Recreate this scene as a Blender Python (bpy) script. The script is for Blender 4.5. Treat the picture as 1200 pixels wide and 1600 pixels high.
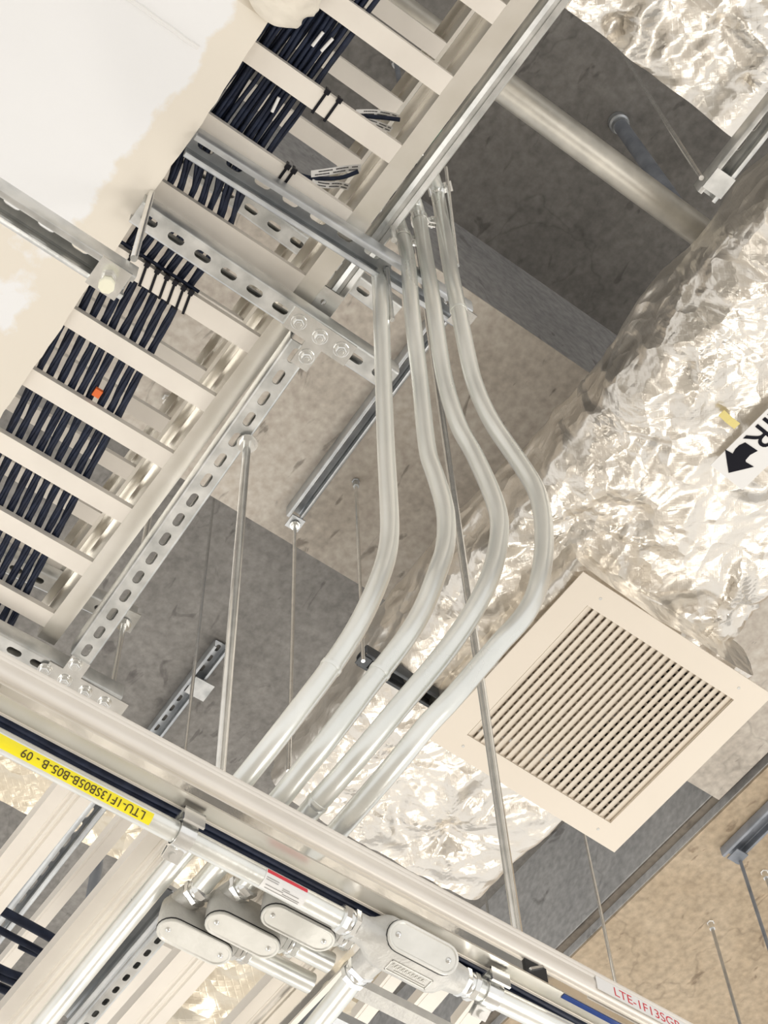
import bpy, bmesh, math, random
from mathutils import Vector, Matrix, noise
PI = math.pi
V = Vector
random.seed(7)
for o in list(bpy.data.objects):
    bpy.data.objects.remove(o)
SC = bpy.context.scene
COL = SC.collection

# ------------------------------------------------------------------ camera
EYE = 1.6                                   # camera height above the floor
RX = V((0.58881245, 0.80755766, -0.0339194))      # camera right, in world axes
RY = V((-0.7141065, 0.50009979, -0.48984907))     # camera down
RZ = V((-0.37861829, 0.3126513, 0.87114715))      # camera forward
FPX = 2597.8
cam = bpy.data.cameras.new('camera')
cam.sensor_fit = 'VERTICAL'; cam.sensor_height = 24.0; cam.lens = FPX / 1600 * 24.0
cam.clip_start = 0.05; cam.clip_end = 100
camo = bpy.data.objects.new('camera', cam); COL.objects.link(camo)
camo.matrix_world = Matrix(((RX.x, -RY.x, -RZ.x, 0), (RX.y, -RY.y, -RZ.y, 0), (RX.z, -RY.z, -RZ.z, EYE), (0, 0, 0, 1)))
SC.camera = camo

# ------------------------------------------------------------------ light
SC.view_settings.view_transform = 'Standard'
SC.view_settings.look = 'None'
SC.view_settings.gamma = 1
SC.view_settings.exposure = 0.0
w = bpy.data.worlds.new('world'); SC.world = w; w.use_nodes = True
w.node_tree.nodes['Background'].inputs[0].default_value = (1.0, 0.985, 0.965, 1)
w.node_tree.nodes['Background'].inputs[1].default_value = 1.0
def area(name, loc, target, sx, sy, power, col=(1, 0.95, 0.86)):
    l = bpy.data.lights.new(name, 'AREA'); l.shape = 'RECTANGLE'; l.size = sx; l.size_y = sy
    l.energy = power; l.color = col
    o = bpy.data.objects.new(name, l); COL.objects.link(o)
    o.location = loc
    o.rotation_euler = (V(target) - V(loc)).to_track_quat('-Z', 'Y').to_euler()
    return o
area('added_fill_ahead', (-2.8, 3.6, 0.3), (-1.3, 1.4, 5.0), 3.4, 1.6, 70, (1, 0.97, 0.92))  # unseen fill light added near the floor to brighten undersides
area('added_fill_left', (-3.0, -0.8, 0.3), (-1.0, 0.8, 5.0), 3.0, 0.8, 40, (1, 0.97, 0.92))  # second unseen fill, added on the left
area('added_fill_right', (1.0, 3.0, 0.3), (-0.8, 1.2, 5.0), 1.2, 3.0, 70, (1, 0.98, 0.95))  # unseen fill added to brighten faces turned towards +x

# ------------------------------------------------------------------ materials
def newmat(name):
    m = bpy.data.materials.new(name); m.use_nodes = True
    nt = m.node_tree; b = nt.nodes['Principled BSDF']
    return m, nt, b
def N(nt, t, **k):
    n = nt.nodes.new(t)
    for a, v in k.items():
        setattr(n, a, v)
    return n
def mat(name, c1, c2=None, metal=0.0, rough=0.5, scale=20.0, rvar=0.0, bump=0.0, bscale=60.0, stretch=None, spec=0.5, detail=4.0):
    m, nt, b = newmat(name)
    b.inputs['Metallic'].default_value = metal
    b.inputs['Roughness'].default_value = rough
    b.inputs['Specular IOR Level'].default_value = spec
    c2 = c2 or c1
    tc = N(nt, 'ShaderNodeTexCoord'); mp = N(nt, 'ShaderNodeMapping')
    nt.links.new(tc.outputs['Object'], mp.inputs[0])
    if stretch: mp.inputs['Scale'].default_value = stretch
    n = N(nt, 'ShaderNodeTexNoise'); n.inputs['Scale'].default_value = scale; n.inputs['Detail'].default_value = detail
    nt.links.new(mp.outputs[0], n.inputs['Vector'])
    r = N(nt, 'ShaderNodeValToRGB')
    r.color_ramp.elements[0].position = 0.35; r.color_ramp.elements[1].position = 0.65
    r.color_ramp.elements[0].color = (*c1, 1); r.color_ramp.elements[1].color = (*c2, 1)
    nt.links.new(n.outputs['Fac'], r.inputs[0]); nt.links.new(r.outputs[0], b.inputs['Base Color'])
    if rvar:
        mr = N(nt, 'ShaderNodeMapRange')
        mr.inputs['To Min'].default_value = max(0.02, rough - rvar); mr.inputs['To Max'].default_value = rough + rvar
        nt.links.new(n.outputs['Fac'], mr.inputs['Value']); nt.links.new(mr.outputs[0], b.inputs['Roughness'])
    if bump:
        n2 = N(nt, 'ShaderNodeTexNoise'); n2.inputs['Scale'].default_value = bscale; n2.inputs['Detail'].default_value = 3
        nt.links.new(mp.outputs[0], n2.inputs['Vector'])
        bp = N(nt, 'ShaderNodeBump'); bp.inputs['Strength'].default_value = bump; bp.inputs['Distance'].default_value = 0.002
        nt.links.new(n2.outputs['Fac'], bp.inputs['Height']); nt.links.new(bp.outputs[0], b.inputs['Normal'])
    return m

def concrete(name, c1, c2, spot, marks=0.5, seam=None):
    m, nt, b = newmat(name)
    b.inputs['Roughness'].default_value = 0.85
    tc = N(nt, 'ShaderNodeTexCoord')
    n1 = N(nt, 'ShaderNodeTexNoise'); n1.inputs['Scale'].default_value = 2.2; n1.inputs['Detail'].default_value = 9; n1.inputs['Roughness'].default_value = 0.65
    n1.inputs['Distortion'].default_value = 0.6
    nt.links.new(tc.outputs['Object'], n1.inputs['Vector'])
    r1 = N(nt, 'ShaderNodeValToRGB'); r1.color_ramp.elements[0].position = 0.32; r1.color_ramp.elements[1].position = 0.68
    r1.color_ramp.elements[0].color = (*c1, 1); r1.color_ramp.elements[1].color = (*c2, 1)
    nt.links.new(n1.outputs['Fac'], r1.inputs[0])
    # scratch-like pits and smears, drawn out along one direction
    mp = N(nt, 'ShaderNodeMapping'); mp.inputs['Rotation'].default_value = (0, 0, 0.5); mp.inputs['Scale'].default_value = (1.0, 2.6, 1.0)
    nt.links.new(tc.outputs['Object'], mp.inputs[0])
    n2 = N(nt, 'ShaderNodeTexNoise'); n2.inputs['Scale'].default_value = 8; n2.inputs['Detail'].default_value = 5; n2.inputs['Distortion'].default_value = 0.8
    nt.links.new(mp.outputs[0], n2.inputs['Vector'])
    r2 = N(nt, 'ShaderNodeValToRGB'); r2.color_ramp.elements[0].position = 0.655 - 0.03 * marks; r2.color_ramp.elements[1].position = 0.70
    r2.color_ramp.elements[0].color = (0, 0, 0, 1); r2.color_ramp.elements[1].color = (1, 1, 1, 1)
    nt.links.new(n2.outputs['Fac'], r2.inputs[0])
    mx = N(nt, 'ShaderNodeMix', data_type='RGBA'); r2.color_ramp.elements[1].color = (0.6, 0.6, 0.6, 1)
    nt.links.new(r2.outputs[0], mx.inputs['Factor']); nt.links.new(r1.outputs[0], mx.inputs['A']); mx.inputs['B'].default_value = (*spot, 1)
    n3 = N(nt, 'ShaderNodeTexNoise'); n3.inputs['Scale'].default_value = 45; n3.inputs['Detail'].default_value = 4
    nt.links.new(tc.outputs['Object'], n3.inputs['Vector'])
    mx2 = N(nt, 'ShaderNodeMix', data_type='RGBA', blend_type='OVERLAY'); mx2.inputs['Factor'].default_value = 0.45
    nt.links.new(mx.outputs['Result'], mx2.inputs['A']); nt.links.new(n3.outputs['Fac'], mx2.inputs['B'])
    # fine hairline cracks
    vo = N(nt, 'ShaderNodeTexVoronoi', feature='DISTANCE_TO_EDGE'); vo.inputs['Scale'].default_value = 1.3
    nv = N(nt, 'ShaderNodeTexNoise'); nv.inputs['Scale'].default_value = 3; nv.inputs['Detail'].default_value = 4
    nt.links.new(tc.outputs['Object'], nv.inputs['Vector'])
    va = N(nt, 'ShaderNodeVectorMath', operation='MULTIPLY_ADD'); va.inputs[1].default_value = (0.35, 0.35, 0.35)
    nt.links.new(nv.outputs['Color'], va.inputs[0]); nt.links.new(tc.outputs['Object'], va.inputs[2])
    nt.links.new(va.outputs[0], vo.inputs['Vector'])
    r3 = N(nt, 'ShaderNodeValToRGB'); r3.color_ramp.elements[0].position = 0.0; r3.color_ramp.elements[1].position = 0.006
    r3.color_ramp.elements[0].color = (0.45, 0.45, 0.45, 1); r3.color_ramp.elements[1].color = (1, 1, 1, 1)
    nt.links.new(vo.outputs['Distance'], r3.inputs[0])
    vo.inputs['Scale'].default_value = 0.55; va.inputs[1].default_value = (0.9, 0.9, 0.9)
    mx3 = N(nt, 'ShaderNodeMix', data_type='RGBA', blend_type='MULTIPLY'); mx3.inputs['Factor'].default_value = 0.35
    nt.links.new(mx2.outputs['Result'], mx3.inputs['A']); nt.links.new(r3.outputs[0], mx3.inputs['B'])
    nt.links.new(mx3.outputs['Result'], b.inputs['Base Color'])
    bp = N(nt, 'ShaderNodeBump'); bp.inputs['Strength'].default_value = 0.35; bp.inputs['Distance'].default_value = 0.01
    nt.links.new(n1.outputs['Fac'], bp.inputs['Height']); nt.links.new(bp.outputs[0], b.inputs['Normal'])
    return m

def foil_mat(name, base, rough, grid=110.0):
    m, nt, b = newmat(name)
    b.inputs['Metallic'].default_value = 0.86
    tc = N(nt, 'ShaderNodeTexCoord')
    n1 = N(nt, 'ShaderNodeTexNoise'); n1.inputs['Scale'].default_value = 4; n1.inputs['Detail'].default_value = 6
    nt.links.new(tc.outputs['Object'], n1.inputs['Vector'])
    r1 = N(nt, 'ShaderNodeValToRGB'); r1.color_ramp.elements[0].position = 0.3; r1.color_ramp.elements[1].position = 0.7
    r1.color_ramp.elements[0].color = (*[c * 0.9 for c in base], 1); r1.color_ramp.elements[1].color = (*base, 1)
    nt.links.new(n1.outputs['Fac'], r1.inputs[0]); nt.links.new(r1.outputs[0], b.inputs['Base Color'])
    mr = N(nt, 'ShaderNodeMapRange'); mr.inputs['To Min'].default_value = rough - 0.08; mr.inputs['To Max'].default_value = rough + 0.2
    nt.links.new(n1.outputs['Fac'], mr.inputs['Value']); nt.links.new(mr.outputs[0], b.inputs['Roughness'])
    # crumple bump: voronoi facets + ridged noise
    v1 = N(nt, 'ShaderNodeTexVoronoi', feature='F1'); v1.inputs['Scale'].default_value = 13
    nw = N(nt, 'ShaderNodeTexNoise'); nw.inputs['Scale'].default_value = 9; nw.inputs['Detail'].default_value = 3
    nt.links.new(tc.outputs['Object'], nw.inputs['Vector'])
    va = N(nt, 'ShaderNodeVectorMath', operation='MULTIPLY_ADD'); va.inputs[1].default_value = (0.12, 0.12, 0.12)
    nt.links.new(nw.outputs['Color'], va.inputs[0]); nt.links.new(tc.outputs['Object'], va.inputs[2])
    nt.links.new(va.outputs[0], v1.inputs['Vector'])
    v2 = N(nt, 'ShaderNodeTexVoronoi', feature='DISTANCE_TO_EDGE'); v2.inputs['Scale'].default_value = 5
    nt.links.new(va.outputs[0], v2.inputs['Vector'])
    # scrim: diamond threads
    mp = N(nt, 'ShaderNodeMapping'); mp.inputs['Rotation'].default_value = (0, 0, PI / 4)
    nt.links.new(tc.outputs['Object'], mp.inputs[0])
    hs = []
    for d in ('X', 'Y'):
        wv = N(nt, 'ShaderNodeTexWave', bands_direction=d); wv.inputs['Scale'].default_value = grid / 6.283 * 1.6; wv.inputs['Distortion'].default_value = 0.4
        nt.links.new(mp.outputs[0], wv.inputs['Vector'])
        p = N(nt, 'ShaderNodeMath', operation='POWER'); p.inputs[1].default_value = 14
        nt.links.new(wv.outputs['Fac'], p.inputs[0]); hs.append(p)
    ad = N(nt, 'ShaderNodeMath', operation='MAXIMUM'); nt.links.new(hs[0].outputs[0], ad.inputs[0]); nt.links.new(hs[1].outputs[0], ad.inputs[1])
    b1 = N(nt, 'ShaderNodeBump'); b1.inputs['Strength'].default_value = 0.6; b1.inputs['Distance'].default_value = 0.02
    nt.links.new(v1.outputs['Distance'], b1.inputs['Height'])
    b2 = N(nt, 'ShaderNodeBump'); b2.inputs['Strength'].default_value = 0.35; b2.inputs['Distance'].default_value = 0.02
    nt.links.new(v2.outputs['Distance'], b2.inputs['Height']); nt.links.new(b1.outputs[0], b2.inputs['Normal'])
    rn = N(nt, 'ShaderNodeTexNoise', noise_type='RIDGED_MULTIFRACTAL'); rn.inputs['Scale'].default_value = 7; rn.inputs['Detail'].default_value = 4
    rn.inputs['Roughness'].default_value = 0.62; rn.inputs['Distortion'].default_value = 0.5
    nt.links.new(tc.outputs['Object'], rn.inputs['Vector'])
    b4 = N(nt, 'ShaderNodeBump'); b4.inputs['Strength'].default_value = 1.0; b4.inputs['Distance'].default_value = 0.05
    nt.links.new(rn.outputs['Fac'], b4.inputs['Height']); nt.links.new(b2.outputs[0], b4.inputs['Normal'])
    b2 = b4
    b3 = N(nt, 'ShaderNodeBump'); b3.inputs['Strength'].default_value = 0.12; b3.inputs['Distance'].default_value = 0.0012
    nt.links.new(ad.outputs[0], b3.inputs['Height']); nt.links.new(b2.outputs[0], b3.inputs['Normal'])
    nt.links.new(b3.outputs[0], b.inputs['Normal'])
    return m

M = {}
M['galv'] = mat('galvanised steel', (0.52, 0.53, 0.52), (0.72, 0.72, 0.70), 0.85, 0.34, 25, 0.1, 0.15, 90)
M['galv_dark'] = mat('galvanised channel', (0.46, 0.48, 0.50), (0.60, 0.62, 0.63), 0.85, 0.38, 22, 0.1, 0.12, 90)
M['zinc'] = mat('zinc plated', (0.78, 0.78, 0.76), (0.9, 0.9, 0.88), 0.9, 0.22, 40, 0.06)
M['emt'] = mat('conduit zinc', (0.78, 0.79, 0.75), (0.90, 0.90, 0.85), 0.7, 0.30, 16, 0.08, 0.1, 120, (1, 1, 0.3))
M['alu'] = mat('tray aluminium', (0.81, 0.76, 0.69), (0.87, 0.82, 0.745), 0.3, 0.42, 9, 0.05, 0.05, 80)
M['alu_bright'] = mat('mill finish aluminium', (0.80, 0.78, 0.73), (0.88, 0.86, 0.82), 0.97, 0.07, 12, 0.05, 0.04, 60)
M['alu_brushed'] = mat('brushed aluminium', (0.80, 0.77, 0.70), (0.86, 0.83, 0.77), 0.9, 0.30, 14, 0.06, 0.05, 60)
M['cast'] = mat('cast aluminium', (0.58, 0.57, 0.54), (0.66, 0.65, 0.61), 0.35, 0.45, 60, 0.06, 0.35, 300)
M['cast_lid'] = mat('cover plate aluminium', (0.74, 0.73, 0.68), (0.80, 0.79, 0.74), 0.4, 0.36, 40, 0.05, 0.1, 200)
M['gasket'] = mat('black rubber', (0.015, 0.015, 0.016), None, 0, 0.6)
M['cable'] = mat('black blue cable jacket', (0.010, 0.014, 0.030), (0.020, 0.028, 0.055), 0, 0.38, 60, 0.08, 0.1, 150, spec=0.22)
M['tie'] = mat('black nylon', (0.010, 0.010, 0.014), None, 0, 0.4, spec=0.2)
M['tagwhite'] = mat('white label', (0.86, 0.85, 0.83), None, 0, 0.5)
M['ink'] = mat('black ink', (0.012, 0.012, 0.018), None, 0, 0.6, spec=0.1)
M['inkbrown'] = mat('label ink', (0.05, 0.03, 0.01), None, 0, 0.5)
M['inkred'] = mat('red ink', (0.70, 0.05, 0.07), None, 0, 0.5)
M['inkgrey'] = mat('grey ink', (0.30, 0.29, 0.28), None, 0, 0.5)
M['yellow'] = mat('yellow tape', (0.95, 0.82, 0.02), None, 0, 0.4)
M['yellowold'] = mat('faded yellow tape', (0.80, 0.68, 0.25), None, 0, 0.5)
M['blue'] = mat('blue tape', (0.005, 0.05, 0.28), None, 0, 0.4)
M['green'] = mat('green wire insulation', (0.0, 0.17, 0.07), None, 0, 0.4)
M['orange'] = mat('orange clip', (0.80, 0.16, 0.03), None, 0, 0.5)
M['red'] = mat('red sticker', (0.55, 0.10, 0.08), None, 0, 0.5)
M['grille'] = mat('cream enamel', (0.80, 0.72, 0.61), (0.82, 0.74, 0.63), 0, 0.42, 3, 0, 0.03, 60)
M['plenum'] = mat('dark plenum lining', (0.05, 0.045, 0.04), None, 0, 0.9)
M['floor'] = mat('pale floor', (0.74, 0.69, 0.62), (0.78, 0.73, 0.66), 0, 0.6, 1.5)
M['cream'] = mat('cream plastic cap', (0.92, 0.90, 0.72), None, 0, 0.3)
M['pipe_old'] = mat('dull galvanised pipe', (0.50, 0.48, 0.43), (0.66, 0.63, 0.56), 0.6, 0.42, 14, 0.1, 0.2, 60)
M['pipe_grey'] = mat('grey steel pipe', (0.22, 0.24, 0.27), (0.34, 0.36, 0.40), 0.4, 0.5, 14, 0.05, 0.2, 60)
M['cloth'] = mat('wrinkled beige wrap', (0.72, 0.66, 0.56), (0.85, 0.79, 0.68), 0.1, 0.5, 14, 0.1, 0.9, 45)
M['foil'] = foil_mat('foil facing', (0.88, 0.83, 0.75), 0.27)
M['foil_warm'] = foil_mat('warm foil facing', (0.82, 0.74, 0.60), 0.28)
M['beam'] = concrete('board marked beige concrete', (0.47, 0.42, 0.36), (0.62, 0.57, 0.50), (0.13, 0.11, 0.09), 0.5)
M['beam_side'] = concrete('shaded grey concrete', (0.28, 0.275, 0.27), (0.38, 0.37, 0.36), (0.16, 0.15, 0.14), 0.3)  # grey concrete, deepened to hold the beam sides' shade
M['slab'] = concrete('slab concrete', (0.20, 0.19, 0.175), (0.30, 0.285, 0.265), (0.11, 0.10, 0.095), 0.7)
M['beam_side2'] = concrete('blue grey concrete', (0.38, 0.38, 0.38), (0.50, 0.495, 0.485), (0.18, 0.17, 0.16), 0.3)
M['rebate'] = concrete('shaded rebate', (0.17, 0.145, 0.12), (0.24, 0.21, 0.17), (0.09, 0.08, 0.07), 0.3)  # dark brown stands for shade in the groove
M['steel_black_and_shade'] = mat('black steel paint and shade', (0.05, 0.055, 0.06), (0.07, 0.075, 0.08), 0.2, 0.35)  # strut paint, also the crossing rail's inner shadow
M['brown'] = concrete('brown concrete', (0.40, 0.31, 0.21), (0.54, 0.44, 0.32), (0.16, 0.11, 0.07), 0.4)

def plaster_mat():
    # white board with cream joint compound feathered along its edge (a stain with a shape of its own)
    m, nt, b = newmat('painted board with joint compound')
    b.inputs['Roughness'].default_value = 0.7
    tc = N(nt, 'ShaderNodeTexCoord')
    at_ = N(nt, 'ShaderNodeAttribute', attribute_name='edge')
    n = N(nt, 'ShaderNodeTexNoise'); n.inputs['Scale'].default_value = 16; n.inputs['Detail'].default_value = 7; n.inputs['Roughness'].default_value = 0.6
    nt.links.new(tc.outputs['Object'], n.inputs['Vector'])
    a = N(nt, 'ShaderNodeMath', operation='MULTIPLY_ADD'); a.inputs[1].default_value = 0.55; 
    nt.links.new(n.outputs['Fac'], a.inputs[0]); nt.links.new(at_.outputs['Fac'], a.inputs[2])
    r = N(nt, 'ShaderNodeValToRGB')
    r.color_ramp.elements[0].position = 0.72; r.color_ramp.elements[1].position = 0.80
    r.color_ramp.elements[0].color = (0.88, 0.88, 0.88, 1); r.color_ramp.elements[1].color = (0.82, 0.76, 0.66, 1)
    nt.links.new(a.outputs[0], r.inputs[0]); nt.links.new(r.outputs[0], b.inputs['Base Color'])
    bp = N(nt, 'ShaderNodeBump'); bp.inputs['Strength'].default_value = 0.25; bp.inputs['Distance'].default_value = 0.004
    nt.links.new(a.outputs[0], bp.inputs['Height']); nt.links.new(bp.outputs[0], b.inputs['Normal'])
    return m
M['plaster'] = plaster_mat()

# ------------------------------------------------------------------ helpers
def at(x, y, h):
    """world point seen at photo pixel (x, y) that lies h metres above the lens"""
    d = RX * ((x - 600) / FPX) + RY * ((y - 800) / FPX) + RZ
    p = d * (h / d.z)
    return V((p.x, p.y, p.z + EYE))
def Z(h): return h + EYE
def row(p):
    q = p - V((0, 0, EYE)); return 800 + FPX * q.dot(RY) / q.dot(RZ)
def drop(x, y, h, yb):
    """height at which the plumb line through (x, y, h) reaches photo row yb"""
    p = at(x, y, h); lo, hi = 0.2, 8.0
    for _ in range(40):
        m_ = (lo + hi) / 2
        if row(V((p.x, p.y, Z(m_)))) > yb: lo = m_
        else: hi = m_
    return (lo + hi) / 2

class MB:
    def __init__(s): s.v = []; s.f = []
    def add(s, vs, fs):
        o = len(s.v); s.v += [V(p) for p in vs]; s.f += [[i + o for i in f] for f in fs]; return s
    def box(s, O, X, Y, Zd, x0, x1, y0, y1, z0, z1):
        vs = [O + X * x + Y * y + Zd * z for z in (z0, z1) for y in (y0, y1) for x in (x0, x1)]
        return s.add(vs, [(0, 2, 3, 1), (4, 5, 7, 6), (0, 1, 5, 4), (2, 6, 7, 3), (0, 4, 6, 2), (1, 3, 7, 5)])
    def abox(s, x0, x1, y0, y1, z0, z1):
        return s.box(V((0, 0, 0)), V((1, 0, 0)), V((0, 1, 0)), V((0, 0, 1)), x0, x1, y0, y1, z0, z1)
    def rings(s, rs, cap=True, closed=True):
        o = len(s.v); n = len(rs[0])
        for r in rs: s.v += [V(p) for p in r]
        for i in range(len(rs) - 1):
            for j in range(n if closed else n - 1):
                k = (j + 1) % n
                s.f.append([o + i * n + j, o + i * n + k, o + (i + 1) * n + k, o + (i + 1) * n + j])
        if cap:
            s.f.append([o + j for j in range(n)][::-1]); e = o + (len(rs) - 1) * n
            s.f.append([e + j for j in range(n)])
        return s
    def tube(s, pts, r, n=14, cap=True, up=None):
        pts = [V(p) for p in pts]; rs = []; prev = None
        rad = r if callable(r) else (lambda i: r)
        for i, p in enumerate(pts):
            t = (pts[min(i + 1, len(pts) - 1)] - pts[max(i - 1, 0)]).normalized()
            if prev is None:
                a = up or (V((0, 0, 1)) if abs(t.z) < 0.9 else V((1, 0, 0)))
                u = (a - t * a.dot(t)).normalized()
            else:
                u = (prev - t * prev.dot(t)).normalized()
            prev = u; w_ = t.cross(u); R_ = rad(i)
            rs.append([p + (u * math.cos(2 * PI * k / n) + w_ * math.sin(2 * PI * k / n)) * R_ for k in range(n)])
        return s.rings(rs, cap)
    def lathe(s, O, ax, prof, n=20, start=0.0):
        ax = ax.normalized(); a = V((0, 0, 1)) if abs(ax.z) < 0.9 else V((1, 0, 0))
        u = (a - ax * a.dot(ax)).normalized(); w_ = ax.cross(u)
        rs = [[O + ax * d + (u * math.cos(start + 2 * PI * k / n) + w_ * math.sin(start + 2 * PI * k / n)) * r for k in range(n)] for d, r in prof]
        return s.rings(rs, True)
    def prism(s, O, U, W, Nn, poly, t):
        a = [O + U * x + W * y for x, y in poly]; b_ = [p + Nn * t for p in a]
        return s.rings([a, b_], True)
    def profile(s, P0, P1, path, t, up=V((0, 0, 1))):
        """extrude an open sheet path (lateral, up) of thickness t from P0 to P1"""
        X = (P1 - P0).normalized(); Y = up.cross(X).normalized(); L = (P1 - P0).length
        n = len(path); inn = []
        for i in range(n):
            a = V(path[max(i - 1, 0)]); c = V(path[min(i + 1, n - 1)]); p = V(path[i])
            if 0 < i < n - 1:
                d1 = (p - a).normalized(); d2 = (c - p).normalized()
                n1 = V((-d1.y, d1.x)); n2 = V((-d2.y, d2.x)); m = (n1 + n2); m = m / max(0.3, m.dot(n1)) 
            else:
                d1 = (c - a).normalized(); m = V((-d1.y, d1.x))
            inn.append(p + m * t)
        loop = [V(p) for p in path] + inn[::-1]
        rs = [[P0 + X * q + Y * p.x + up * p.y for p in loop] for q in (0, L)]
        o = len(s.v)
        s.rings(rs, False)
        m_ = 2 * n
        for e in (0, 1):
            for i in range(n - 1):
                s.f.append([o + e * m_ + k for k in (i, i + 1, m_ - 2 - i, m_ - 1 - i)])
        return s
    def slotted(s, P0, X, Y, Zd, L, wd, t, pitch, sl, sw, phase=0.5):
        """flat plate with obround holes; P0 = middle of its start edge"""
        n = max(1, int(round(L / pitch))); pc = L / n; K = 5
        r = sw / 2; c = sl / 2 - r
        for i in range(n):
            x0 = i * pc; cx = x0 + pc * phase
            hole = []
            for k in range(K + 1): hole.append((cx + c + r * math.cos(-PI / 2 + PI * k / K), r * math.sin(-PI / 2 + PI * k / K)))
            for k in range(K + 1): hole.append((cx - c + r * math.cos(PI / 2 + PI * k / K), r * math.sin(PI / 2 + PI * k / K)))
            xa, xb, h = x0, x0 + pc, wd / 2
            out = []
            for k in range(K + 1):
                q = -1 + 2 * k / K; out.append((xb, q * h) if 0 < k < K else (xb, math.copysign(h, q)))
            for k in range(K + 1):
                q = 1 - 2 * k / K; out.append((xa, q * h) if 0 < k < K else (xa, math.copysign(h, q)))
            m_ = len(hole); o = len(s.v)
            for z in (0, t):
                for (x, y) in out: s.v.append(P0 + X * x + Y * y + Zd * z)
                for (x, y) in hole: s.v.append(P0 + X * x + Y * y + Zd * z)
            for j in range(m_):
                k = (j + 1) % m_
                s.f.append([o + j, o + m_ + j, o + m_ + k, o + k])
                s.f.append([o + 2 * m_ + j, o + 2 * m_ + k, o + 3 * m_ + k, o + 3 * m_ + j])
                s.f.append([o + m_ + j, o + 3 * m_ + j, o + 3 * m_ + k, o + m_ + k])
        return s

ROOT = {}
def put(name, mb, m, parent=None, label=None, cat=None, group=None, kind=None, smooth=False, attr=None):
    me = bpy.data.meshes.new(name)
    if parent is not None:
        off = ROOT[parent.name]
    else:
        lo = V([min(p[i] for p in mb.v) for i in range(3)]); hi = V([max(p[i] for p in mb.v) for i in range(3)])
        off = (lo + hi) / 2
    me.from_pydata([p - off for p in mb.v], [], mb.f); me.update()
    bm = bmesh.new(); bm.from_mesh(me); bmesh.ops.recalc_face_normals(bm, faces=bm.faces); bm.to_mesh(me); bm.free()
    if smooth:
        for p in me.polygons: p.use_smooth = True
        try: me.set_sharp_from_angle(angle=math.radians(38 if smooth is True else smooth))
        except Exception: pass
    if attr:
        a = me.attributes.new('edge', 'FLOAT', 'POINT')
        for i, v in enumerate(attr): a.data[i].value = v
    me.materials.append(M[m] if isinstance(m, str) else m)
    o = bpy.data.objects.new(name, me); COL.objects.link(o)
    if parent is not None:
        o.parent = parent
    else:
        o.location = off
    ROOT[o.name] = off
    if label: o['label'] = label
    if cat: o['category'] = cat
    if group: o['group'] = group
    if kind: o['kind'] = kind
    return o
def thing(name, loc, label, cat, group=None):
    o = bpy.data.objects.new(name, None); COL.objects.link(o); o.location = loc; o.empty_display_size = 0.05
    ROOT[o.name] = V(loc); o['label'] = label; o['category'] = cat
    if group: o['group'] = group
    return o
def spline(pts, n=8):
    """Catmull-Rom through pts"""
    P = [V(p) for p in pts]; P = [P[0] * 2 - P[1]] + P + [P[-1] * 2 - P[-2]]; out = []
    for i in range(1, len(P) - 2):
        a, b_, c, d = P[i - 1:i + 3]
        for k in range(n):
            t = k / n
            out.append(0.5 * ((2 * b_) + (c - a) * t + (2 * a - 5 * b_ + 4 * c - d) * t * t + (3 * b_ - a - 3 * c + d) * t ** 3))
    out.append(P[-2]); return out
def smoothpath(pts, it=2):
    pts = [V(p) for p in pts]
    for _ in range(it):
        pts = [pts[0]] + [(pts[i - 1] + pts[i] * 2 + pts[i + 1]) / 4 for i in range(1, len(pts) - 1)] + [pts[-1]]
    return pts
def basis(P0, P1):
    X = (P1 - P0).normalized(); Y = V((0, 0, 1)).cross(X).normalized(); return X, Y, X.cross(Y)

TXT = {}
def text_mesh(body, size):
    """flat triangulated lettering: list of (x, y), faces; origin at its left baseline"""
    k = (body, size)
    if k in TXT: return TXT[k]
    cu = bpy.data.curves.new('t', 'FONT'); cu.body = body; cu.size = size; cu.resolution_u = 4
    o = bpy.data.objects.new('t', cu); COL.objects.link(o)
    dg = bpy.context.evaluated_depsgraph_get(); me = bpy.data.meshes.new_from_object(o.evaluated_get(dg))
    bm = bmesh.new(); bm.from_mesh(me); bmesh.ops.triangulate(bm, faces=bm.faces)
    for _ in range(2):
        es = [e for e in bm.edges if e.calc_length() > size * 0.2]
        if es: bmesh.ops.subdivide_edges(bm, edges=es, cuts=1); bmesh.ops.triangulate(bm, faces=bm.faces)
    vs = [(v.co.x, v.co.y) for v in bm.verts]; bm.verts.index_update(); fs = [[v.index for v in f.verts] for f in bm.faces]
    bm.free(); bpy.data.objects.remove(o); bpy.data.meshes.remove(me)
    TXT[k] = (vs, fs); return vs, fs
def text_on_plane(body, size, O, U, W, lift, sx=1.0):
    vs, fs = text_mesh(body, size); Nn = U.cross(W).normalized()
    return MB().add([O + U * x * sx + W * y + Nn * lift for x, y in vs], fs)

# bolt heads / nuts
def hexbolt(P, Nd, r=0.0095, t=0.006, washer=0.0135, parent=None, m='zinc', name='hex_bolt', ring=True):
    """hex head with its washer, standing on P, pointing along Nd"""
    mb = MB()
    if ring:
        mb.lathe(P, Nd, [(0, washer), (0.0022, washer), (0.0026, washer * 0.93)], 20)
        mb.lathe(P + Nd * 0.0024, Nd, [(0, washer * 0.78), (0.002, washer * 0.78)], 16)
    mb.lathe(P + Nd * 0.004, Nd, [(0, r), (t * 0.8, r), (t, r * 0.86)], 6)
    mb.lathe(P + Nd * (0.004 + t), Nd, [(0, r * 0.5), (0.0015, r * 0.42)], 12)
    return put(name, mb, m, parent)

# ------------------------------------------------------------------ structure
put('floor', MB().abox(-6.5, 4.5, -4.5, 7.0, -0.1, 0), 'floor', kind='structure')
put('ceiling', MB().abox(-6.5, 4.5, -4.5, 7.0, Z(4.42), Z(4.62)), 'slab', kind='structure')
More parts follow.
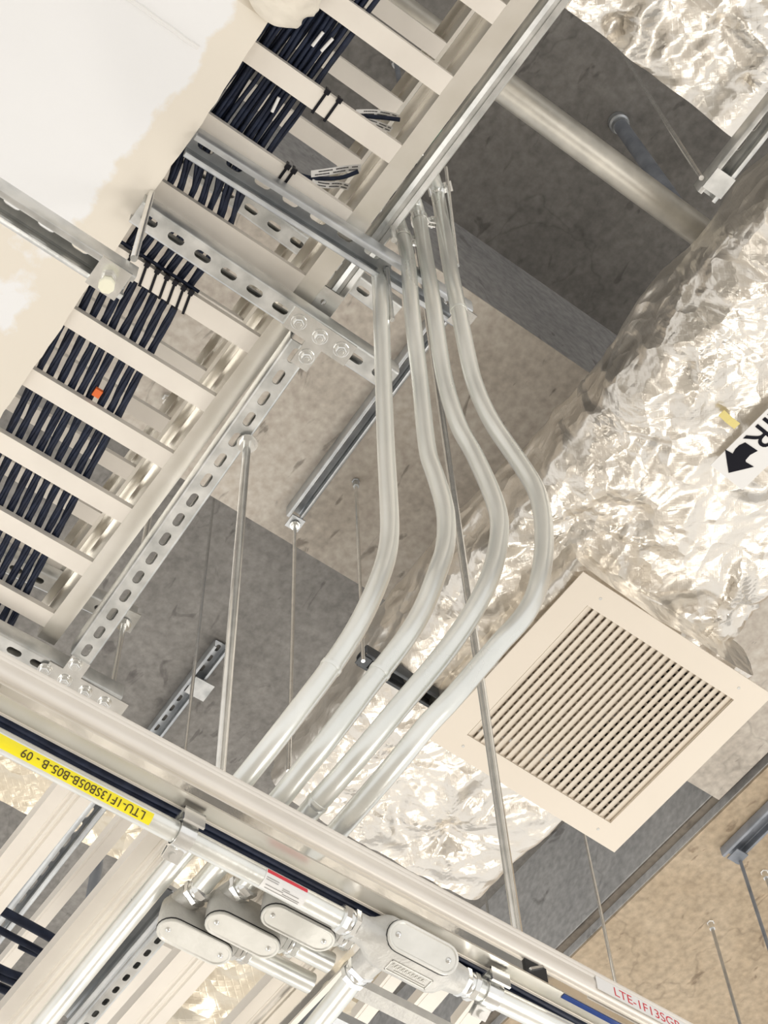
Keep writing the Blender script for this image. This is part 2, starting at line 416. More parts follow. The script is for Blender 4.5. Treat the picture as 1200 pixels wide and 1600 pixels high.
# deep beam running to the lower right: beige bottom face, greyer upright faces with part of their shade in the colour
mb = MB()
vs = [(-1.92, -4.4, 3.9), (-1.058, -4.4, 3.9), (-1.058, 2.79, 3.9), (-1.92, 2.79, 3.9)]
put('trim_1', MB().abox(-1.92, -1.058, -4.4, 2.812, Z(3.90), Z(3.905)), 'beam', kind='structure')
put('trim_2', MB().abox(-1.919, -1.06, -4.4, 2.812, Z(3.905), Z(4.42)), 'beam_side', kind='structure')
# wide beam at the lower right, with a rebate along its lower arris
prof = [(2.812, 4.42), (2.812, 3.945), (2.842, 3.945), (2.842, 3.905), (4.6, 3.905), (4.6, 4.42)]
put('rebate_shade', MB().abox(-6.4, 4.4, 2.816, 2.8415, Z(3.938), Z(3.9445)), 'rebate', kind='structure')  # dark strip: the rebate's shade put into its colour
mb = MB().rings([[V((x, y, Z(h))) for y, h in prof] for x in (-6.4, 4.4)])
put('trim_3', mb, 'beam_side2', kind='structure')
put('trim_4', MB().abox(-6.4, 4.4, 2.846, 4.6, Z(3.895), Z(3.9045)), 'brown', kind='structure')

# white boarded soffit, its edge trimmed with joint compound
def soffit():
    y0, y1 = -1.6, 0.262; xs = [-1.9 + i * 0.02 for i in range(0, 130)]
    ys = [y0 + (y1 - y0) * (1 - (1 - j / 46) ** 1.6) for j in range(47)]
    hb = 2.432
    mb = MB(); att = []
    # step near a = -0.50: board beyond it sits 12 mm higher
    for x in xs:
        for y in ys:
            step = 0.012 if x > -0.485 - 0.0 * y else 0
            jit = (noise.noise(V((x * 9, y * 2, 0))) * 0.004 + noise.noise(V((x * 40, 0, 3))) * 0.0022) if y > 0.2 else 0
            yy = y + (jit if y == ys[-1] else 0)
            mb.v.append(V((x, yy, Z(hb + step + 0.0012 * noise.noise(V((x * 7, y * 7, 1)))))))
            e = max(0.0, 1 - (y1 - y) / (0.085 + 0.05 * noise.noise(V((x * 4, 2, 0)))))
            e2 = max(0.0, 1 - abs(x + 1.02) / 0.11) * 0.8 if y > -0.4 else 0
            blot = max(0.0, 0.9 - ((x + 1.20) ** 2 / 0.010 + (y - 0.17) ** 2 / 0.006))
            e3 = max(0.0, 1 - abs(x + 0.42) / 0.05) * 0.3 + (0.7 if (x > -0.47 and y > 0.1) else 0)
            att.append(0.28 + 0.55 * max(min(1, e * 1.3), e2 * 0.75, blot, e3))
    n = len(ys)
    for i in range(len(xs) - 1):
        for j in range(n - 1):
            mb.f.append([i * n + j, (i + 1) * n + j, (i + 1) * n + j + 1, i * n + j + 1])
    # top and edge faces
    o = len(mb.v)
    for x in xs:
        for y in (y0, y1 - 0.004):
            mb.v.append(V((x, y, Z(hb + 0.0235)))); att.append(0.9)
    for i in range(len(xs) - 1):
        mb.f.append([o + 2 * i, o + 2 * i + 1, o + 2 * i + 3, o + 2 * i + 2])
        mb.f.append([i * n + n - 1, (i + 1) * n + n - 1, o + 2 * i + 3, o + 2 * i + 1])
    put('trim_5', mb, 'plaster', kind='structure', attr=att)
soffit()
# raised plaster bead along the step
mb = MB().tube([at(100 + 21 * i, -75 + 15 * i + 1.2 * (i % 2), 2.431) for i in range(11)], 0.0035, 8)
put('trim_6', mb, 'tagwhite', kind='structure', smooth=True)

# ------------------------------------------------------------------ foil covered ductwork
def fold(p, amp, pins=()):
    r = 0.0
    for sc, a in ((1.8, 1.0), (4.5, 0.55), (11.0, 0.24), (27.0, 0.06)):
        q = V((p.x * sc, p.y * sc, p.z * sc + sc))
        r += a * (1 - 2.2 * abs(noise.noise(q)))
    r *= amp
    for (c, rad, k, d, ph) in pins:
        v = p - c; dist = v.length
        if dist < rad * 3:
            th = math.atan2(v.y, v.x); f = math.exp(-(dist / rad) ** 1.2)
            s = math.sin(k * th + ph) + 0.6 * math.sin((2 * k + 1) * th + 2 * ph)
            r += d * f * (0.35 * abs(s) * min(1, dist / (rad * 0.25)) ) - d * 1.3 * math.exp(-(dist / (rad * 0.28)) ** 2)
    return r
def foil_duct(name, x0, x1, y0, y1, h0, h1, res, amp, pins, m, label, cat='duct', rc=0.05, axis='x', skew=0.0):
    """insulated duct, long axis x, cross-section y0..y1 by h0..h1, skin pushed in and out by folds"""
    per = []
    def arc(cy, ch, a0, a1, n=6):
        for k in range(n + 1):
            a = a0 + (a1 - a0) * k / n; per.append((cy + rc * math.cos(a), ch + rc * math.sin(a), math.cos(a), math.sin(a)))
    def line(ya, ha, yb, hb, nx, nh):
        L = math.hypot(yb - ya, hb - ha); n = max(2, int(L / res))
        for k in range(1, n): per.append((ya + (yb - ya) * k / n, ha + (hb - ha) * k / n, nx, nh))
    arc(y0 + rc, h0 + rc, PI, 1.5 * PI); line(y0 + rc, h0, y1 - rc, h0, 0, -1)
    arc(y1 - rc, h0 + rc, 1.5 * PI, 2 * PI); line(y1, h0 + rc, y1, h1 - rc, 1, 0)
    arc(y1 - rc, h1 - rc, 0, 0.5 * PI, 3)
    per.append(((y0 + y1) / 2, h1, 0, 1))
    arc(y0 + rc, h1 - rc, 0.5 * PI, PI, 3); line(y0, h1 - rc, y0, h0 + rc, -1, 0)
    nx = int((x1 - x0) / res); rs = []
    yc, hc = (y0 + y1) / 2, (h0 + h1) / 2
    for i in range(-4, nx + 5):
        x = x0 + (x1 - x0) * min(max(i, 0), nx) / nx
        sh = 1.0
        if i < 0: sh = (4 + i) / 4 * 0.98 + 0.02
        if i > nx: sh = (nx + 4 - i) / 4 * 0.98 + 0.02
        rr = []
        for (y, h, ny, nh) in per:
            p = V((x, y, Z(h))); d = fold(p, amp, pins)
            q = V((x + skew * 0, y + ny * d, Z(h) + nh * d))
            q.x += 0.5 * amp * noise.noise(p * 6 + V((9, 9, 9)))
            q.y = yc + (q.y - yc) * sh; q.z = Z(hc) + (q.z - Z(hc)) * sh
            if i in (0, nx): q.x += (0.6 * rc if i == 0 else -0.6 * rc) * 0
            rr.append(q)
        rs.append(rr)
    mb = MB().rings(rs, True)
    o = put(name, mb, m, label=label, cat=cat, smooth=60)
    return o
def pin(x, y, h, rad, k, d, ph=0.0): return (at(x, y, h), rad, k, d, ph)
pins = [pin(1097, 478, 3.32, 0.16, 9, 0.030, 1), pin(936, 664, 3.32, 0.15, 8, 0.030, 2), pin(905, 822, 3.32, 0.12, 7, 0.022, 3),
        pin(1165, 970, 3.32, 0.14, 8, 0.028, 0), pin(1075, 570, 3.32, 0.09, 6, 0.02, 1.5), pin(1000, 810, 3.32, 0.14, 9, 0.02, .5),
        pin(760, 1130, 3.32, 0.14, 8, 0.022, .5), pin(620, 1180, 3.32, 0.12, 7, 0.022, 2.5), pin(560, 1255, 3.32, 0.10, 6, 0.02, 1.5),
        pin(700, 1300, 3.32, 0.16, 9, 0.022, 0), pin(700, 950, 3.32, 0.12, 7, 0.02, 0.7), pin(1170, 400, 3.32, 0.12, 7, 0.025, 0.7)]
foil_duct('insulated_duct', -2.26, 0.55, 1.455, 2.10, 3.335, 3.60, 0.0085, 0.020, pins, 'foil',
          'long duct wrapped in crumpled silver foil, running above the louvred return grille')
pins = [pin(1165, 125, 3.12, 0.07, 8, 0.02, 1), pin(1010, 120, 3.12, 0.10, 8, 0.02, 2), pin(960, 40, 3.12, 0.12, 7, 0.02, 2.6), pin(1130, 30, 3.12, 0.10, 7, 0.02, .6)]
foil_duct('plenum_wrap', -1.80, -1.262, 1.60, 2.150, 3.235, 3.36, 0.0085, 0.014, [], 'foil', 'foil wrapped collar box directly above the louvred grille', 'duct', rc=0.02)
foil_duct('insulated_duct', -0.30, 1.0, 0.45, 1.185, 3.12, 3.45, 0.0085, 0.016, pins, 'foil',
          'foil wrapped duct in the top right corner of the photo with netting marks')
_q = at(115, 1265, 2.5)
foil_duct('insulated_pipe', _q.x - 0.055, _q.x + 0.055, -0.6, 1.12, 2.5, 2.6, 0.010, 0.010, [], 'foil_warm',
          'foil wrapped pipe glimpsed behind the yellow labelled conduit', 'pipe', rc=0.045)

# ------------------------------------------------------------------ return grille
def grille():
    d = [at(x, y, 1.0) - V((0, 0, EYE)) for x, y in ((911, 894), (1208, 1086.5), (960, 1332), (671, 1155))]
    A = Matrix(((-d[1].x, d[2].x, -d[3].x), (-d[1].y, d[2].y, -d[3].y), (-d[1].z, d[2].z, -d[3].z)))
    t = A.inverted() @ (-d[0]); k = 3.2 / d[0].z
    P = [d[0] * k, d[1] * t[0] * k, d[2] * t[1] * k, d[3] * t[2] * k]; P = [p + V((0, 0, EYE)) for p in P]
    O = P[0]; U = P[3] - P[0]; W = P[1] - P[0]; LU, LW = U.length, W.length; U = U / LU; W = W / LW
    Nn = U.cross(W).normalized()
    if Nn.z < 0: Nn = -Nn                                     # up, away from the viewer
    root = thing('return_air_grille', (P[0] + P[2]) / 2, 'square cream louvred return air grille under the foil wrapped duct', 'grille')
    g = lambda u, v, z=0: O + U * u + W * v + Nn * z
    bd = 0.062; mb = MB()
    for (u0, u1, v0, v1) in ((0, LU, 0, bd), (0, LU, LW - bd, LW), (0, bd, bd, LW - bd), (LU - bd, LU, bd, LW - bd)):
        mb.add([g(u, v, z) for z in (0, 0.004) for v in (v0, v1) for u in (u0, u1)], [(0, 2, 3, 1), (4, 5, 7, 6), (0, 1, 5, 4), (2, 6, 7, 3), (0, 4, 6, 2), (1, 3, 7, 5)])
    # inner collar
    for (u0, u1, v0, v1) in ((bd, LU - bd, bd - .003, bd), (bd, LU - bd, LW - bd, LW - bd + .003), (bd - .003, bd, bd, LW - bd), (LU - bd, LU - bd + .003, bd, LW - bd)):
        mb.add([g(u, v, z) for z in (0.0005, 0.045) for v in (v0, v1) for u in (u0, u1)], [(0, 2, 3, 1), (4, 5, 7, 6), (0, 1, 5, 4), (2, 6, 7, 3), (0, 4, 6, 2), (1, 3, 7, 5)])
    put('frame', mb, 'grille', root)
    n = 23; mb = MB(); pv = (LW - 2 * bd) / n
    for i in range(n):
        v = bd + pv * (i + 0.5); tl = 0.0085; w2 = 0.0065
        w2 = pv * 0.455; sec = [(-w2 + v, 0.0035), (-w2 + v + 0.0012, 0.002), (w2 + v, 0.011), (w2 + v - 0.0012, 0.0125)]
        mb.rings([[g(u, a, z) for a, z in sec] for u in (bd - 0.001, LU - bd + 0.001)])
    put('louvre_blades', mb, 'grille', root)
    n = 24; mb = MB(); pu = (LU - 2 * bd) / n
    for i in range(n):
        u = bd + pu * (i + 0.5); w2 = 0.0055
        w2 = pu * 0.36; sec = [(-w2 + u, 0.016), (-w2 + u + 0.0012, 0.015), (w2 + u, 0.026), (w2 + u - 0.0012, 0.027)]
        mb.rings([[g(a, v, z) for a, z in sec] for v in (bd - 0.001, LW - bd + 0.001)])
    put('rear_blades', mb, 'grille', root)
    for (u, v) in ((bd * .5, bd * 1.2), (bd * .5, LW - bd * 1.2), (LU - bd * .5, bd * 1.2), (LU - bd * .5, LW - bd * 1.2)):
        put('screw', MB().lathe(g(u, v, 0.0002), -Nn, [(0, 0.004), (0.0012, 0.0034)], 12), 'cast', root)
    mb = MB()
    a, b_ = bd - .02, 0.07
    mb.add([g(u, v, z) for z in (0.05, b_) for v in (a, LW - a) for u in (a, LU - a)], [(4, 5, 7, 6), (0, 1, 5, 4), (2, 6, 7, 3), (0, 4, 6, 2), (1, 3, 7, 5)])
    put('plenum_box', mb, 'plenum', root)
    return g, LU, LW
g, LU, LW = grille()
mb = MB().prism(at(686, 1177, 3.31), V((1, 0, 0)), V((0, 1, 0)), V((0, 0, 1)), [(0, 0), (.025, 0), (.025, .012), (0, .012)], 0.002)
put('sticker', mb, 'red', label='small red sticker on the foil by the grille\'s left corner', cat='sticker')

# ------------------------------------------------------------------ paper signs and tape on the duct
def duct_sign():
    h = 3.285
    c0 = at(1110, 727, h); c1 = at(1160, 766, h); c2 = at(1258, 660, h)
    W = (c1 - c0); wl = W.length; W = W / wl; U = (c2 - c1).normalized(); U = (U - W * U.dot(W)).normalized(); L = 0.42
    Nn = V((0, 0, -1))
    root = thing('duct_label', c0, 'white duct label with a black arrow, stuck on the foil at the right edge', 'label')
    put('paper', MB().prism(c0, U, W, -Nn, [(0, 0), (L, 0), (L, wl), (0, wl)], 0.0015), 'tagwhite', root)
    mm = lambda x, y: (x * wl, y * wl)
    # curved arrow
    ar = [(0.12, 0.42), (0.62, 0.02 + 0.10), (0.56, 0.33), (0.74, 0.36), (0.88, 0.33), (0.92, 0.74), (0.74, 0.70), (0.60, 0.67), (0.66, 0.90)]
    k = root
    pts = [at(x, y, h - 0.0012) for x, y in ((1138.5, 739), (1133, 702.5), (1145, 709), (1149, 702), (1155, 696), (1164.5, 691.5), (1184, 704.5), (1172, 711), (1165, 719), (1165.5, 722), (1178, 729.5))]
    mb = MB().add(pts + [p + V((0, 0, 0.001)) for p in pts], [list(range(11)), list(range(11, 22))[::-1]])
    put('arrow', mb, 'ink', root)
    # lettering: its upright direction is +W, it reads towards the arrow (-U)
    s = 0.088
    vs, fs = text_mesh('AIR', s); wd = max(x for x, y in vs)
    e = at(1157, 682, h) ; e = c0 + U * (e - c0).dot(U) + W * (0.009)
    mb = MB().add([e + U * (wd - x) + W * y + V((0, 0, -0.0012)) for x, y in vs], fs)
    put('lettering', mb, 'ink', root)
duct_sign()
t0, t1, t2 = at(1127, 645, 3.29), at(1140, 657, 3.288), at(1152, 666, 3.29)
mb = MB(); dn = V((0, 0, 1))
sd = (t2 - t0).normalized().cross(dn) * 0.009
mb.add([t0 - sd, t0 + sd, t1 + sd, t1 - sd, t2 - sd, t2 + sd], [(0, 1, 2, 3), (3, 2, 5, 4)])
mb.add([p + dn * .001 for p in (t0 - sd, t0 + sd, t1 + sd, t1 - sd, t2 - sd, t2 + sd)], [(3, 2, 1, 0), (4, 5, 2, 3)])
put('tape_strip', mb, 'yellowold', label='short strip of faded yellow tape on the foil above the arrow label', cat='tape')

# ------------------------------------------------------------------ strut channel
def strut(name, P0, P1, kind, label, group=None, w=0.0413, hh=0.041, pitch=0.045, m='galv', parts=None, slot=(0.028, 0.0135), phase=0.5, root=None, cat='strut channel'):
    """P0,P1: middle of the lower face. kind: slots (slotted back down), open (mouth down), back (plain back down)"""
    X, Y, Zd = basis(P0, P1); L = (P1 - P0).length; h = w / 2; t = 0.0026; lip = 0.0095; rt = 0.007
    mb = MB(); c = 0.004
    if kind == 'slots':
        for s in (1, -1):
            path = [(s * (h - c), 0), (s * (h - c * .35), c * .35), (s * h, c), (s * h, hh - c), (s * (h - c), hh), (s * (h - lip), hh), (s * (h - lip), hh - rt)]
            mb.profile(P0, P1, path, t * s, Zd)
        mb.slotted(P0, X, Y, Zd, L, 2 * (h - c), t, pitch, slot[0], slot[1], phase)
    elif kind == 'open':
        for s in (1, -1):
            path = [(s * (h - c), hh), (s * h, hh - c), (s * h, c), (s * (h - c * .4), c * .3), (s * (h - c), 0), (s * (h - lip), 0), (s * (h - lip), rt)]
            mb.profile(P0, P1, path, -t * s, Zd)
        mb.slotted(P0 + Zd * (hh - t), X, Y, Zd, L, 2 * (h - c), t, pitch, slot[0], slot[1], phase)
    else:
        path = []
        for k in range(7):
            a = -PI / 2 - PI / 2 * k / 6; path.append((-h + 0.012 + 0.012 * math.cos(a), 0.012 + 0.012 * math.sin(a)))
        # two shallow grooves in the back
        path = [(-h + lip, hh - rt), (-h + lip, hh), (-h, hh)] + path[::-1] + [(-0.006, 0), (-0.004, 0.0022), (0.004, 0.0022), (0.006, 0)]
        for k in range(7):
            a = -PI / 2 + PI / 2 * k / 6; path.append((h - 0.012 + 0.012 * math.cos(a), 0.012 + 0.012 * math.sin(a)))
        path += [(h, hh), (h - lip, hh), (h - lip, hh - rt)]
        mb.profile(P0, P1, path, t, Zd)
    if root is not None:
        return put('channel', mb, m, root, smooth=30)
    return put(name, mb, m, label=label, cat=cat, group=group, smooth=30)
def sq_washer(P, X, s=0.041, t=0.005, hole=False, parent=None, m='zinc', name='square_washer', th=0.0):
    Y = V((0, 0, 1)).cross(X).normalized()
    if th: X, Y = X * math.cos(th) + Y * math.sin(th), Y * math.cos(th) - X * math.sin(th)
    mb = MB(); h = s / 2
    if hole: mb.slotted(P - X * h, X, Y, V((0, 0, 1)), s, s, t, s, 0.0101, 0.010)
    else: mb.box(P, X, Y, V((0, 0, 1)), -h, h, -h, h, 0, t)
    return put(name, mb, m, parent)
DN = V((0, 0, -1)); UP = V((0, 0, 1))

# long struts under the main tray
HS = 2.40
r1 = thing('strut_channel', at(433, 480, HS), 'slotted steel strut channel bolted to the flat tee plate with four hex bolts', 'strut channel')
s2a, s2b = at(212, 331, HS), at(612, 598, HS)
strut('', s2a, s2b, 'slots', '', pitch=0.0475, root=r1)
r2 = thing('strut_channel', at(283, 819, HS), 'slotted steel strut running down left from the tee plate to the corner plate', 'strut channel')
s3a, s3b = at(471, 539, HS), at(126, 1030, HS)
strut('', s3a, s3b, 'slots', '', pitch=0.0455, root=r2)
r3 = thing('strut_channel', at(30, 1024, HS), 'slotted strut end behind the long aluminium rail at the left edge', 'strut channel')
s4a, s4b = at(-70, 970, HS), at(182, 1103, HS)
strut('', s4a, s4b, 'slots', '', pitch=0.046, root=r3)
# flat tee plate with four bolts
X2, Y2, _ = basis(s2a, s2b); X3, Y3, _ = basis(s3a, s3b)
tee = thing('tee_plate', at(500, 525, HS), 'flat galvanised tee plate with four hex bolts joining two slotted struts', 'plate')
pc = at(500, 526, HS - 0.0045)
poly = [(-.072, -.019), (.072, -.019), (.072, .019), (.019, .019), (.019, .062), (-.019, .062), (-.019, .019), (-.072, .019)]
Uq, Wq = X2, X3
mb = MB().prism(pc, Uq, Wq, UP, [(x * .82, y) for x, y in poly], 0.0045)
put('plate', mb, 'zinc', tee)
for (x, y) in ((467, 503), (500, 526), (533, 546), (479, 557)):
    hexbolt(at(x, y, HS - 0.0048), DN, parent=tee, r=0.0088, washer=0.0128)
# corner plate
cor = thing('corner_plate', at(102, 1063, HS), 'flat steel corner plate with five bolts beside the long aluminium rail', 'plate')
pc = at(105, 1065, HS - 0.0045)
mb = MB().prism(pc, X2, -X3, UP, [(-.045, -.019), (.115, -.019), (.115, .019), (.017, .019), (.017, .052), (-.019, .052), (-.019, .019), (-.045, .019)], 0.0045)
put('plate', mb, 'zinc', cor)
for (x, y) in ((70, 1045), (101, 1063), (118, 1038), (133, 1081), (163, 1098)):
    hexbolt(at(x, y, HS - 0.0048), DN, parent=cor, r=0.0085, washer=0.0122)
# open strut crossing under the tray
strut('strut_channel', at(297, 228, 2.415), at(728, 501, 2.415), 'open', 'grey open mouthed strut crossing under the ladder tray just above the tee plate', pitch=0.05, m='galv_dark')
# end washer with white face near the lower right conduits
r = sq_washer(at(722, 498, 2.408), X2, 0.034, 0.004, parent=None); r['label'] = 'square washer on the end of the grey strut behind the rightmost conduit'; r['category'] = 'washer'
# round-backed strut holding the conduit clamps
TA, TB = at(478, 524, 2.49), at(918, -60, 2.49)
strut('strut_channel', TA, TB, 'back', 'shiny ribbed strut running up to the top edge, conduit clamps hang on it', m='galv', w=0.034, hh=0.026)
r = sq_washer(at(505, 472, 2.462), (TB - TA).normalized(), 0.048, 0.005, hole=True); r['label'] = 'square plate with a small hole beside the lower end of the ribbed strut'; r['category'] = 'plate'
# black strut under the beam
b0, b1 = at(458, 812, 3.85), at(705, 478, 3.85)
r = thing('strut_channel', b0, 'dark open strut fixed under the beige concrete beam, behind the conduits', 'strut channel')
strut('', b0, b1, 'open', '', root=r, m='galv_dark', w=0.044, hh=0.05, slot=(0.028, 0.006))
XB = (b1 - b0).normalized()
sq_washer(at(461, 818, 3.845), XB, 0.04, 0.005, parent=r, m='galv_dark', name='end_plate')
# open strut at the left with plate and lit bolt
w0, w1 = at(-60, 285, 2.12), at(176, 452 - 26, 2.12)
r = thing('strut_channel', w1, 'open mouthed strut under the white soffit, ending in a square washer', 'strut channel')
w0, w1 = at(-70, 278, 2.12), at(200, 452, 2.12)
strut('', w0, w1, 'open', '', root=r, m='galv', pitch=0.05, w=0.042)
XW = (w1 - w0).normalized()
bp = w1 - XW * 0.030
sq_washer(bp + DN * 0.0055, XW, 0.046, 0.005, parent=r, m='zinc')
mb = MB().lathe(bp + DN * 0.0055, DN, [(0, 0.011), (0.002, 0.011)], 20)
mb.lathe(bp + DN * 0.0078, DN, [(0, 0.0098), (0.008, 0.0098)], 6).lathe(bp + DN * 0.016, DN, [(0, 0.0055), (0.012, 0.0055)], 12)
put('hex_nut', mb, 'zinc', r, smooth=30)
mb = MB().lathe(bp + DN * 0.024, DN, [(0, 0.008), (0.002, 0.0115), (0.009, 0.0115), (0.010, 0.0105)], 8)
put('end_cap', mb, 'cream', r, label='cream plastic rod end cap', smooth=20)
# strut at right carrying the foil ducts
w0, w1 = at(1104, 309, 2.98), at(1250, 126, 2.98)
r = thing('strut_channel', w0, 'open steel strut below the foil duct at the right edge', 'strut channel')
strut('', w0, w1, 'open', '', root=r, m='galv', w=0.044)
XW = (w1 - w0).normalized()
sq_washer(w0 + XW * 0.035 + DN * 0.0055, XW, 0.044, 0.005, parent=r, m='galv')
# dark strut under main duct
w0, w1 = at(566, 1031, 3.275), at(745, 1138, 3.275)
r = thing('strut_channel', w0, 'black open strut under the foil duct, behind the middle conduits', 'strut channel')
strut('', w0, w1, 'open', '', root=r, m='steel_black_and_shade', w=0.045, slot=(0.02, 0.004))
XW = (w1 - w0).normalized()
sq_washer(w0 + XW * 0.004 + DN * 0.0055, XW, 0.03, 0.004, parent=r, m='steel_black_and_shade', name='end_plate')
# dark struts on the slab
w0, w1 = at(345, 1015, 4.37), at(215, 1185, 4.37)
r = thing('strut_channel', w0, 'dark slotted strut fixed to the grey slab left of the hanging rods', 'strut channel')
strut('', w0, w1, 'open', '', root=r, m='galv_dark', w=0.05)
sq_washer(at(312, 1077, 4.362), (w1 - w0).normalized(), 0.07, 0.004, parent=r, m='galv', name='end_plate')
w0, w1 = at(1140, 1344, 3.855), at(1250, 1235, 3.855)
r = thing('strut_channel', w0, 'grey strut on the brown concrete beam at the lower right', 'strut channel')
strut('', w0, w1, 'open', '', root=r, m='pipe_grey', w=0.06, hh=0.038)
sq_washer(at(1153, 1339, 3.849), (w1 - w0).normalized(), 0.045, 0.005, parent=r, m='pipe_grey', name='end_plate')
# struts under the upper tray
s5a, s5b = at(-60, 850, 2.885), at(206, 975, 2.885)
r = thing('strut_channel', s5b, 'slotted strut above the ladder tray with a washer and short rod at its end', 'strut channel')
strut('', s5a, s5b, 'slots', '', root=r, m='galv')
X5 = (s5b - s5a).normalized()
sq_washer(at(195, 968, 2.88), X5, 0.05, 0.004, parent=r, m='galv')
strut('strut_channel', at(150, 150, 2.885), at(618, 492, 2.885), 'slots', 'slotted strut higher up, seen through the tray rungs beside the leftmost conduit', pitch=0.05, m='galv')

# ------------------------------------------------------------------ ladder trays overhead
def ladder(x0, x1, yin, yout, yleft, h, edge0, pitch, rw, label, railh=0.085, name='cable_ladder_tray', m='alu', ends=True, ups=True):
    root = thing(name, (x0, (yin + yleft) / 2, Z(h)), label, 'cable tray')
    tt = 0.0025
    def rail(s, ya, yb):
        mb = MB()
        mb.abox(x0, x1, min(ya, yb), max(ya, yb), Z(h), Z(h) + tt)                 # lower flange
        mb.abox(x0, x1, min(ya, ya + s * tt), max(ya, ya + s * tt), Z(h) + tt, Z(h + railh) - tt)   # web
        mb.abox(x0, x1, min(ya - s * 0.014, ya + s * .026), max(ya - s * 0.014, ya + s * .026), Z(h + railh) - tt, Z(h + railh))
        mb.abox(x0, x1, min(ya, ya - s * 0.004), max(ya, ya - s * 0.004), Z(h + railh * .62), Z(h + railh * .62) + 0.004)
        mb.abox(x0, x1, min(yb, yb - s * tt), max(yb, yb - s * tt), Z(h) + tt, Z(h) + 0.012)
        return mb
    put('side_rail', rail(1, yin, yout), 'alu_brushed' if m == 'alu' else m, root)
    put('side_rail', rail(-1, yleft, yleft - (yout - yin)), 'alu_brushed' if m == 'alu' else m, root)
    e = edge0; k = 0
    while e - rw > x0 + 0.01:
        if e < x1 - 0.01:
            mb = MB(); hh = 0.013
            mb.abox(e - rw, e, yleft, yin - 0.0002, Z(h) - 0.0006, Z(h) + 0.0022)
            mb.abox(e - 0.002, e, yleft, yin - 0.0002, Z(h) + 0.0022, Z(h) + hh)
            mb.abox(e - rw, e - rw + 0.002, yleft, yin - 0.0002, Z(h) + 0.0022, Z(h) + hh)
            put('rung', mb, m, root)
        e -= pitch
    return root
ladder(-1.622, 0.60, 0.531, 0.565, -0.12, 2.46, 0.484, 0.128, 0.034, 'wide aluminium ladder tray carrying the black cables')
ladder(-1.80, 0.60, 0.588, 0.622, -0.05, 2.93, 0.445, 0.128, 0.034, 'upper ladder tray seen through the rungs of the cable tray')

# ------------------------------------------------------------------ cables in the ladder tray
def cables():
    lanes = [0.233, 0.251, 0.272, 0.291, 0.309, 0.327, 0.346, 0.364, 0.382]
    ztop = Z(2.46) + 0.0135
    idx = 0
    for b in range(len(lanes)):
        for s in range(4):
            idx += 1
            yt = 0.205 + 0.1755 * ((b * 4 + s + 0.5) / 36) + random.uniform(-.002, .002)
            layer = (s % 2) * 0.0085
            ph = s * PI / 2 + random.uniform(-.3, .3); tw = random.uniform(9, 14) * random.choice((1, 1, 1))
            twb = 11 + (b * 1.7) % 3
            jit = random.uniform(0, 50); pts = []
            x = 0.62
            while x > -1.95:
                k = min(1, max(0, (-0.70 - x) / 0.13)); k = k * k * (3 - 2 * k)
                shift = 0.0 if x > -0.95 else (-0.95 - x) * 0.13
                yl = lanes[b] + 0.012 + shift + 0.004 * noise.noise(V((x * 5, b * 3.1, 0)))
                a = twb * x * 2 + ph
                yb = yl + 0.0034 * math.cos(a); zb = ztop + 0.0075 + 0.0036 * math.sin(a)
                ya = yt + 0.006 * noise.noise(V((x * 4, jit, 0))) + 0.0025 * noise.noise(V((x * 16, jit, 5)))
                za = ztop + 0.0045 + layer + 0.003 * (1 + noise.noise(V((x * 6, jit, 9))))
                pts.append(V((x, ya * (1 - k) + yb * k, za * (1 - k) + zb * k)))
                x -= 0.021
            mb = MB().tube(pts, 0.0035, 7)
            put('data_cable', mb, 'cable', label='black data cable lying in the wide ladder tray under the soffit edge', cat='cable', group='black cables in the ladder tray', smooth=60)
cables()
# a few pale leftovers between the dark cables
for i, (xa, ya, xb, yb) in enumerate(((505, 50, 488, 72), (520, 60, 502, 80), (436, 152, 425, 175), (520, 40, 506, 62))):
    p, q = at(xa, ya, 2.4735), at(xb, yb, 2.4735)
    if i < 3:
        put('cable_marker', MB().tube([p, (p + q) / 2, q], 0.0026, 8), 'tagwhite', label='small white sleeve on a black cable in the upper ladder bays', cat='label', group='white cable sleeves')
# cable ties over the rungs
def tie_rung(px, py, xe, rw=0.034, slant=0.0):
    c = at(px, py, 2.459); y = c.y; w2 = 0.0022; t = 0.0012
    e = xe; z0 = Z(2.46) - 0.0006
    r = thing('cable_tie', (e, y, z0), 'black zip tie around a tray rung', 'cable tie')
    mb = MB().box(V((e, y, z0)), V((-1, slant, 0)).normalized(), V((slant, 1, 0)).normalized(), UP, -0.003, rw + 0.004, -w2, w2, -t - .0003, -.0003)
    mb.abox(e + .0008, e + 0.002 + .0008, y - w2, y + w2, z0, z0 + 0.02).abox(e - rw - 0.003, e - rw - .001, y - w2 - slant * rw, y + w2 - slant * rw, z0, z0 + 0.02)
    put('strap', mb, 'tie', r)
    put('lock_head', MB().abox(e - 0.002, e + 0.006, y - 0.0042, y + 0.0042, z0 - 0.006, z0 - 0.0004), 'tie', r)
    return r
e0 = 0.484 - 8 * 0.128; e1 = 0.484 - 9 * 0.128
for (px, py, e, lb) in ((512, 142, e0, 'left one of two black zip ties on the rung by the top white cable tags'), (531, 155, e0, 'right one of two black zip ties on the rung by the top white cable tags'),
                        (448, 262, e1, 'left one of two black zip ties on the rung beside the lower white tags'), (458, 268, e1, 'right one of two black zip ties on the rung beside the lower white tags')):
    tie_rung(px, py, e)['label'] = lb
e3 = 0.484 - 11 * 0.128
for i, (px, py) in enumerate(((207, 398), (232, 410), (247, 422), (262, 432), (274, 441), (287, 450), (299, 456))):
    r = tie_rung(px, py, e3, slant=0.25 if i else 0.0)
    r['label'] = 'slanting black zip tie in the row of seven on the rung above the square washer'; r['group'] = 'row of slanting zip ties'
